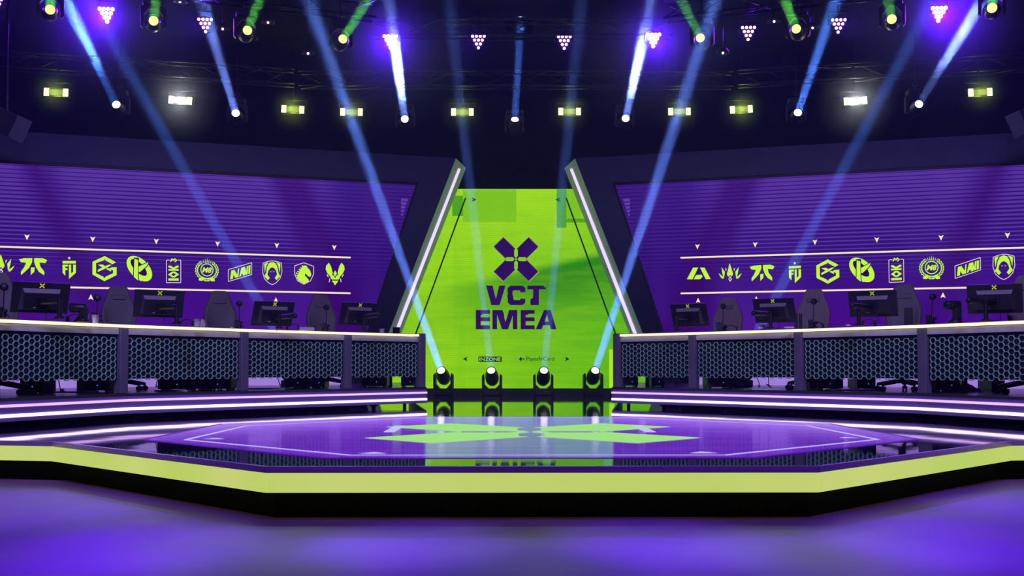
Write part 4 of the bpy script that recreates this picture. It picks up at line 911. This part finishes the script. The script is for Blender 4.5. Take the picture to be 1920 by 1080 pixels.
# ------------------------------------------------------------------ monitors and things on the desks
DT = 1.386
def desk_at(px, k): X, Y = XK(px, k); return Vector((X, Y, DT))
def monitor(px, py, k, yaw, tilt, post, arm, lab, ww=0.56, roll=0.0):
    c = atD(px, py, F / k)
    pp = desk_at(post, k * 1.02)
    r = root('computer_monitor', pp, lab, 'monitor', 'black monitors with a yellow cross mark')
    R = Matrix.Rotation(yaw, 3, 'Z') @ Matrix.Rotation(tilt, 3, 'X') @ Matrix.Rotation(roll, 3, 'Y')
    g = lambda x, y, z: c + R @ Vector((x, y, z))
    b = MB(); b.box(c, (ww, 0.022, 0.33), R, bev=0.006); dp = b.build('display_panel', M['monitor'], r, True)
    b = MB(); o_ = [(-0.21, -0.13), (0.21, -0.13), (0.185, 0.10), (-0.185, 0.10)]; i_ = [(-0.17, -0.11), (0.17, -0.11), (0.17, 0.065), (-0.17, 0.065)]
    V = [g(x, -0.011, z) for x, z in o_] + [g(x, -0.05, z) for x, z in i_]
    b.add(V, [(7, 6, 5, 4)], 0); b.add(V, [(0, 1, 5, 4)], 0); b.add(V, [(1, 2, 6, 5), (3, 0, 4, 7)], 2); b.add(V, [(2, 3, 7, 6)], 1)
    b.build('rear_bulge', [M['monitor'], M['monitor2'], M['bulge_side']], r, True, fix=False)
    b = MB(); s_ = 0.034
    for q1 in (-1, 1):
        for q2 in (-1, 1): b.flat([bar(q1 * 0.003, q2 * 0.003, q1 * 0.022, q2 * 0.022, 0.0105)], lambda x, z: g(x, -0.0125, z + 0.132))
    b.build('cross_badge', M['yellowmark'], dp, True, fix=False)
    b = MB(); b.box(g(-0.06, -0.052, -0.095), (0.03, 0.003, 0.006), R); b.build('port_plate', M['white'], r, True)
    b = MB(); b.box(g(0.0, -0.062, -0.02), (0.11, 0.025, 0.11), R, bev=0.008); b.build('mount_plate', M['shell'], r, True)
    mz = g(0, -0.08, -0.02); top = Vector((pp.x, pp.y, max(mz.z + 0.02, DT + 0.14)))
    b = MB(); b.cyl(pp, top, 0.024, n=12); b.cyl(pp, pp + Vector((0, 0, 0.02)), 0.05, n=14); b.build('stand_post', M['shell'], r, True)
    if arm:
        e = atD(arm[0], arm[1], F / (k * 1.03)); b = MB(); b.cyl(mz, e, 0.034, n=12); b.ball(mz, 0.034, n=12); b.ball(e, 0.034, n=12); b.cyl(e, top + Vector((0, 0, -0.03)), 0.022, n=10)
    else:
        b = MB(); b.cyl(mz, top + Vector((0, 0, -0.02)), 0.026, n=12)
    b.build('support_arm', M['shell'], r, True)
    q = [g(0.05, -0.05, -0.12), g(0.06, -0.07, -0.2), g(0.05, -0.05, -0.23), pp + Vector((0, 0.05, 0.01))]
    b = MB(); b.tube(q, 0.004, n=5); b.build('cable', M['shell'], r, True)
D2R = math.radians
for a in ((76, 558, 183, D2R(36), D2R(22), 113, None, 'monitor with cross mark next to the chair at the left edge', 0.56), (298, 569.5, 162, D2R(28), D2R(20), 332, None, 'monitor right of the charcoal chair on the left desk, beside two paper cups', 0.56),
          (512, 588, 144.5, D2R(36), D2R(20), 524, (553, 592), 'monitor in front of a beam on the left desk with its arm folded right', 0.56), (672, 588.5, 134.5, D2R(35), D2R(20), 683, (709, 590), 'monitor nearest the centre on the left desk', 0.56),
          (1293, 590.5, 135.5, -D2R(38), D2R(20), 1270, None, 'monitor nearest the centre on the right desk', 0.56), (1452, 582, 144.5, -D2R(36), D2R(20), 1446, (1413, 587), 'monitor between two grey chairs on the right desk with its arm folded left', 0.56),
          (1637, 569, 157, -D2R(28), D2R(22), 1612, (1598, 573), 'monitor in front of the dark chair on the right desk', 0.56), (1865, 560, 173, -D2R(28), D2R(20), 1852, (1816, 563), 'monitor next to the chair at the right edge', 0.56)):
    monitor(*a)

def cup(px, k, lab, m='white', h=0.088, r0=0.033, r1=0.042, lid=None):
    p = desk_at(px, k); r = root('paper_cup' if m == 'white' else 'tin_can', p, lab, 'cup' if m == 'white' else 'can')
    b = MB(); b.lathe([(r0, 0.0), (r1, h), (r1 + 0.003, h), (r1 - 0.004, h - 0.002), (r0 - 0.002, 0.01)], p, (0, 0, 1), n=20); b.build('body', M[m], r, True)
    b = MB(); b.lathe([(0.001, h - 0.012), (r1 - 0.006, h - 0.012), (r1 - 0.006, h - 0.010), (0.001, h - 0.010)], p, (0, 0, 1), n=16)
    if lid: b = MB(); b.lathe([(r1 + 0.003, h), (r1 + 0.003, h + 0.008), (r1 - 0.008, h + 0.012), (0.001, h + 0.012)], p, (0, 0, 1), n=20)
    b.build('lid' if lid else 'drink', M['shell'], r, True)
cup(161, 171, 'white paper cup on the left desk, left one of the pair by the desk camera'); cup(180, 170, 'white paper cup on the left desk, right one of the pair by the desk camera')
cup(371, 157, 'white paper cup beside the middle left chair, left one of its pair'); cup(381, 155, 'white paper cup beside the middle left chair, right one of its pair')
cup(716, 130.5, 'small white cup with dark lid near the centre end of the left desk', h=0.06, lid=1); cup(743, 129, 'grey tin can at the centre end of the left desk', 'metal', 0.08, 0.052, 0.052, lid=1)
cup(1347, 137, 'blue drinks can before the grey chair nearest the centre on the right desk', 'blue', 0.115, 0.03, 0.03, lid=1)

def desk_cam(px, k, hpy, lab):
    p = desk_at(px, k); hd = atD(px, hpy, F / k); r = root('desk_camera', p, lab, 'camera', 'small player cameras on stalks')
    b = MB()
    for i in range(3):
        a = 2 * PI * i / 3 + 0.4; b.cyl(p + Vector((0, 0, 0.07)), p + Vector((0.06 * math.cos(a), 0.06 * math.sin(a), 0.006)), 0.007, n=6)
    b.cyl(p + Vector((0, 0, 0.0)), p + Vector((0, 0, 0.075)), 0.03, 0.024, n=12); b.build('tripod', M['shell'], r, True)
    b = MB(); b.cyl(p + Vector((0, 0, 0.07)), hd, 0.006, n=6); b.build('stalk', M['shell'], r, True)
    b = MB(); b.lathe([(0.012, -0.03), (0.036, -0.022), (0.042, 0.0), (0.036, 0.018), (0.02, 0.026)], hd, (0.25, -0.8, 0.35), n=16); b.build('camera_head', M['shell'], r, True)
    b = MB(); b.ball(p + Vector((0.03, -0.02, 0.07)), 0.024, n=8); b.box(p + Vector((-0.03, 0, 0.06)), (0.05, 0.05, 0.10), bev=0.008); b.build('control_box', M['shell'], r, True)
for px, k, hy, lab in ((183, 169, 558.5, 'desk camera on a stalk behind the two left paper cups'), (449, 148, 569, 'small desk camera beside the middle chair of the left desk'), (612, 138, 576, 'desk camera with controls before the chair nearest the centre on the left'), (1356, 138, 574, 'round desk camera before the grey chair nearest the centre'),
    (1526, 149, 565, 'desk camera before the middle grey chair on the right desk'), (1749, 164, 556, 'desk camera on a stalk left of the broadcast camera on the right desk'), (8, 188, 538, 'desk camera before the chair at the left edge')):
    desk_cam(px, k, hy, lab)
def ptz(px, k, py, s_, lab):
    p = desk_at(px, k); c = atD(px - 6 * s_, py, F / k); c2 = Vector((p.x, p.y, c.z))
    r = root('remote_camera', p, lab, 'camera')
    b = MB(); b.lathe([(0.075, 0), (0.08, 0.015), (0.06, 0.04), (0.045, 0.06)], p, (0, 0, 1), n=20); b.build('base', M['shell'], r, True)
    b = MB(); b.box(Vector((p.x + 0.02 * s_, p.y, (p.z + c.z) / 2 + 0.01)), (0.085, 0.08, c.z - p.z), bev=0.02); b.build('yoke', M['shell'], r, True)
    b = MB(); ax = Vector((-1 * s_, -0.15, 0)).normalized(); b.lathe([(0.02, -0.075), (0.045, -0.07), (0.052, -0.05), (0.052, 0.08), (0.045, 0.1), (0.03, 0.105)], c, ax, n=20); b.build('camera_barrel', M['shell'], r, True)
ptz(155, 173, 577, 1, 'black remote camera with barrel head behind the two left paper cups'); ptz(1794, 169, 571.5, 1, 'black remote camera with barrel head left of the monitor at the right edge')
def desk_box(name, px, k, size, lab, cat, m, rz=0.0, bev=0.006, z=0.0):
    p = desk_at(px, k); b = MB(); b.box((0, 0, size[2] / 2), size, bev=bev); o = b.build(name, M[m]); o.location = p + Vector((0, 0, z)); o.rotation_euler = (0, 0, rz); tag(o, lab, cat); return o
desk_box('equipment_box', 574, 141, (0.20, 0.12, 0.04), 'flat pale box with slots on the left desk between a monitor and a chair', 'box', 'alu', 0.4)
desk_box('storage_case', 1706, 158, (0.09, 0.09, 0.22), 'black upright storage case right of the dark chair on the right desk', 'case', 'shell', -0.4, 0.01)
desk_box('water_flask', 1494, 148, (0.035, 0.035, 0.20), 'black upright flask left of the middle grey chair, left one of two', 'flask', 'shell', 0, 0.014)
desk_box('water_flask', 1502.5, 147.5, (0.035, 0.035, 0.20), 'black upright flask left of the middle grey chair, right one of two', 'flask', 'shell', 0, 0.014)
desk_box('tissue_pack', 1481, 149, (0.12, 0.08, 0.022), 'flat white pack on the right desk beside two black flasks', 'pack', 'white', -0.3)
def dome(name, px, k, r_, lab, cat, m, zs=0.6):
    p = desk_at(px, k); b = MB(); b.lathe([(r_, 0.0), (r_ * 1.02, r_ * zs * 0.3), (r_ * 0.8, r_ * zs * 0.75), (r_ * 0.4, r_ * zs), (0.001, r_ * zs * 1.03)], (0, 0, 0), (0, 0, 1), n=18); o = b.build(name, M[m]); o.location = p; tag(o, lab, cat); return o
dome('computer_mouse', 1426, 148, 0.035, 'white rounded mouse left of the monitor stand on the right desk', 'mouse', 'white')
dome('webcam_ball', 1432, 143, 0.045, 'pale violet ball shaped device behind the white mouse on the right desk', 'device', 'speaker', 1.6)
dome('computer_mouse', 1592, 159, 0.03, 'white rounded mouse left of the third monitor on the right desk', 'mouse', 'white')
dome('computer_mouse', 435, 150.5, 0.018, 'small white mouse before the middle chair on the left desk', 'mouse', 'white')
dome('ear_cushion', 1227, 131, 0.05, 'low black cushion near the centre end of the right desk, left one', 'cushion', 'shell', 0.35)
dome('ear_cushion', 1244, 132, 0.05, 'low black cushion near the centre end of the right desk, right one', 'cushion', 'shell', 0.35)
def headset(px, k, lab, rz=0.0):
    p = desk_at(px, k); r = root('headset', p, lab, 'headset', 'black headsets lying on the desks')
    pts = [p + Vector((0.075 * math.cos(t), 0.02, 0.02 + 0.06 * math.sin(t))) for t in [PI * i / 12 for i in range(13)]]
    b = MB(); b.tube(pts, 0.007, n=6); b.build('headband', M['shell'], r, True)
    for s_ in (-1, 1):
        b = MB(); b.cyl(p + Vector((s_ * 0.065, 0.02, 0.032)), p + Vector((s_ * 0.085, 0.02, 0.032)), 0.032, n=14); b.build('ear_cup', M['shell'], r, True)
for px, k, lab in ((350, 157, 'black headset left of two paper cups on the left desk'), (549, 142, 'black headset left of the pale box on the left desk'), (598, 139, 'black headset right of the pale box on the left desk'), (140, 174, 'black headset left of the remote camera on the left desk'), (1372, 138, 'black headset before the grey chair nearest the centre'), (1534, 149.5, 'black headset before the middle grey chair'), (1632, 158, 'black headset below the third monitor on the right desk')):
    headset(px, k, lab)

# ------------------------------------------------------------------ under the desks
def floor_at(px, k): X, Y = XK(px, k); return Vector((X, Y, PZ))
def pc(px0, px1, k, lab, led='bluedot', rz=0.0):
    p = floor_at((px0 + px1) / 2, k); w_ = (px1 - px0) / k * 0.86
    r = root('computer_tower', p, lab, 'computer', 'black computer towers under the desks', rz)
    b = MB(); b.box((0, 0, 0.225), (w_, 0.42, 0.41), bev=0.01); b.build('case', M['shell'], r)
    b = MB(); b.box((0, -0.214, 0.23), (w_ * 0.8, 0.008, 0.36)); b.build('front_panel', M['black'], r)
    for x in (-1, 1):
        b = MB(); b.box((x * w_ * 0.38, 0, 0.01), (0.03, 0.36, 0.02)); b.build('foot', M['black'], r)
    b = MB(); b.cyl((w_ * 0.1, -0.222, 0.08), (w_ * 0.1, -0.216, 0.08), 0.008, n=8); b.build('status_light', M[led], r)
LT = [(52, 98, 166, 'black computer tower left of the lilac gap in the bay by the left edge'), (162, 222, 156, 'black computer tower left of the second desk post'), (302, 372, 148, 'left one of two black computer towers in the second left bay'), (376, 446, 145, 'right one of two black computer towers in the second left bay'),
      (536, 585, 134, 'black computer tower right of the lilac gap in the third left bay'), (586, 616, 134, 'narrow black computer tower beside the one right of the lilac gap'), (678, 732, 126, 'black computer tower left of the small green gap at the left desk end'), (752, 786, 125, 'black computer tower at the centre end of the left desk'),
      (1163, 1196, 125, 'black computer tower at the centre end of the right desk'), (1216, 1244, 125, 'black computer tower right of the small green gap at the right desk end'), (1318, 1374, 134, 'black computer tower left of the lilac gap in the second right bay'), (1506, 1578, 143, 'black computer tower with a red light in the third right bay'),
      (1596, 1636, 143, 'black computer tower right of the narrow bright gap'), (1742, 1794, 155, 'black computer tower beside the brown cloth bundle on its left'), (1846, 1874, 155, 'black computer tower beside the brown cloth bundle on its right')]
for i, a in enumerate(LT): pc(a[0], a[1], a[2], a[3], 'reddot' if a[0] == 1506 else 'bluedot')
# cables: loose loops hanging under the desktops
def cable(px, k, seed, lab):
    rnd = random.Random(seed); p = floor_at(px, k)
    pts = []; x = 0.0
    for i in range(14):
        t = i / 13; pts.append(p + Vector((x, 0.0 + rnd.uniform(-0.03, 0.03), 0.70 - 0.69 * t if t < 0.75 else 0.02 + rnd.uniform(0, 0.05)))); x += rnd.uniform(-0.05, 0.07)
    b = MB(); b.tube([q - p for q in pts], 0.006, n=5); o = b.build('power_cable', M['shell']); o.location = p; tag(o, lab, 'cable', 'black cables hanging under the desks')
for i, (px, k, lab) in enumerate(((100, 168, 'black cable hanging beside the leftmost computer tower'), (298, 150, 'black cable hanging left of the two computer towers'), (500, 138, 'black cable across the lilac gap in the third left bay'), (512, 138, 'second black cable across the lilac gap in the third left bay'), (1270, 129, 'black cable hanging in the first right bay'),
    (1310, 134, 'black cable right of the first right desk post'), (1420, 140, 'black cable crossing the bright gap in the second right bay, left one'), (1440, 141, 'black cable crossing the bright gap in the second right bay, middle one'), (1470, 142, 'black cable crossing the bright gap in the second right bay, right one'), (1700, 156, 'black cable left of the third right desk post'), (40, 172, 'black cable beside the post at the left edge'))):
    cable(px, k, i + 3, lab)
for px, k, wd, lab in ((135, 160, 0.55, 'flat grey board on the left platform in front of the lilac gap'), (330, 152, 0.4, 'flat grey board left of the two computer towers'), (505, 139, 0.5, 'flat grey board below the lilac gap of the third left bay'), (1600, 148, 0.6, 'flat grey board below the right chair base'), (1430, 143, 0.35, 'flat grey board on the right platform in front of the bright gap')):
    p = floor_at(px, k); b = MB(); b.box((0, 0, 0.008), (wd, 0.35, 0.016), bev=0.003); o = b.build('floor_board', M['alu']); o.location = p; tag(o, lab, 'board')
p = floor_at(1805, 158); b = MB()
rnd = random.Random(5); nx, ny = 18, 8; V = []
for j in range(ny + 1):
    for i in range(nx + 1):
        u = i / nx * 2 - 1; v = j / ny * 2 - 1; h = 0.10 * max(0, (1 - u * u)) ** 0.5 * max(0, (1 - v * v)) ** 0.5
        V.append(Vector((u * 0.22, v * 0.13, 0.003 + h * (0.75 + 0.35 * math.sin(6 * u + 3 * v) * math.cos(4 * v)) + (0.006 * rnd.random() if h > 0 else 0))))
Fc = [(j * (nx + 1) + i, j * (nx + 1) + i + 1, (j + 1) * (nx + 1) + i + 1, (j + 1) * (nx + 1) + i) for j in range(ny) for i in range(nx)]
b.add(V, Fc, 0, True); b.add([Vector((v.x, v.y, 0.001)) for v in V], [f[::-1] for f in Fc]); o = b.build('cloth_bundle', M['trouser']); o.location = p; tag(o, 'crumpled brown cloth bundle lying under the right desk near the right edge', 'cloth')

# black hoist box added to stop the upright middle beam
c = atD(974, 58, F / 98); r = root('beam_baffle', c, 'black hoist box added to stop the middle beam at the top centre', 'baffle')
b = MB(); b.box(c + Vector((0, 0, 0.06)), (0.5, 0.5, 0.12), bev=0.02); b.build('body', M['void'], r, True)
b = MB(); b.cyl(c + Vector((0, 0, 0.12)), (c.x, c.y, CEIL), 0.02, n=8); b.build('hanger', M['black'], r, True)
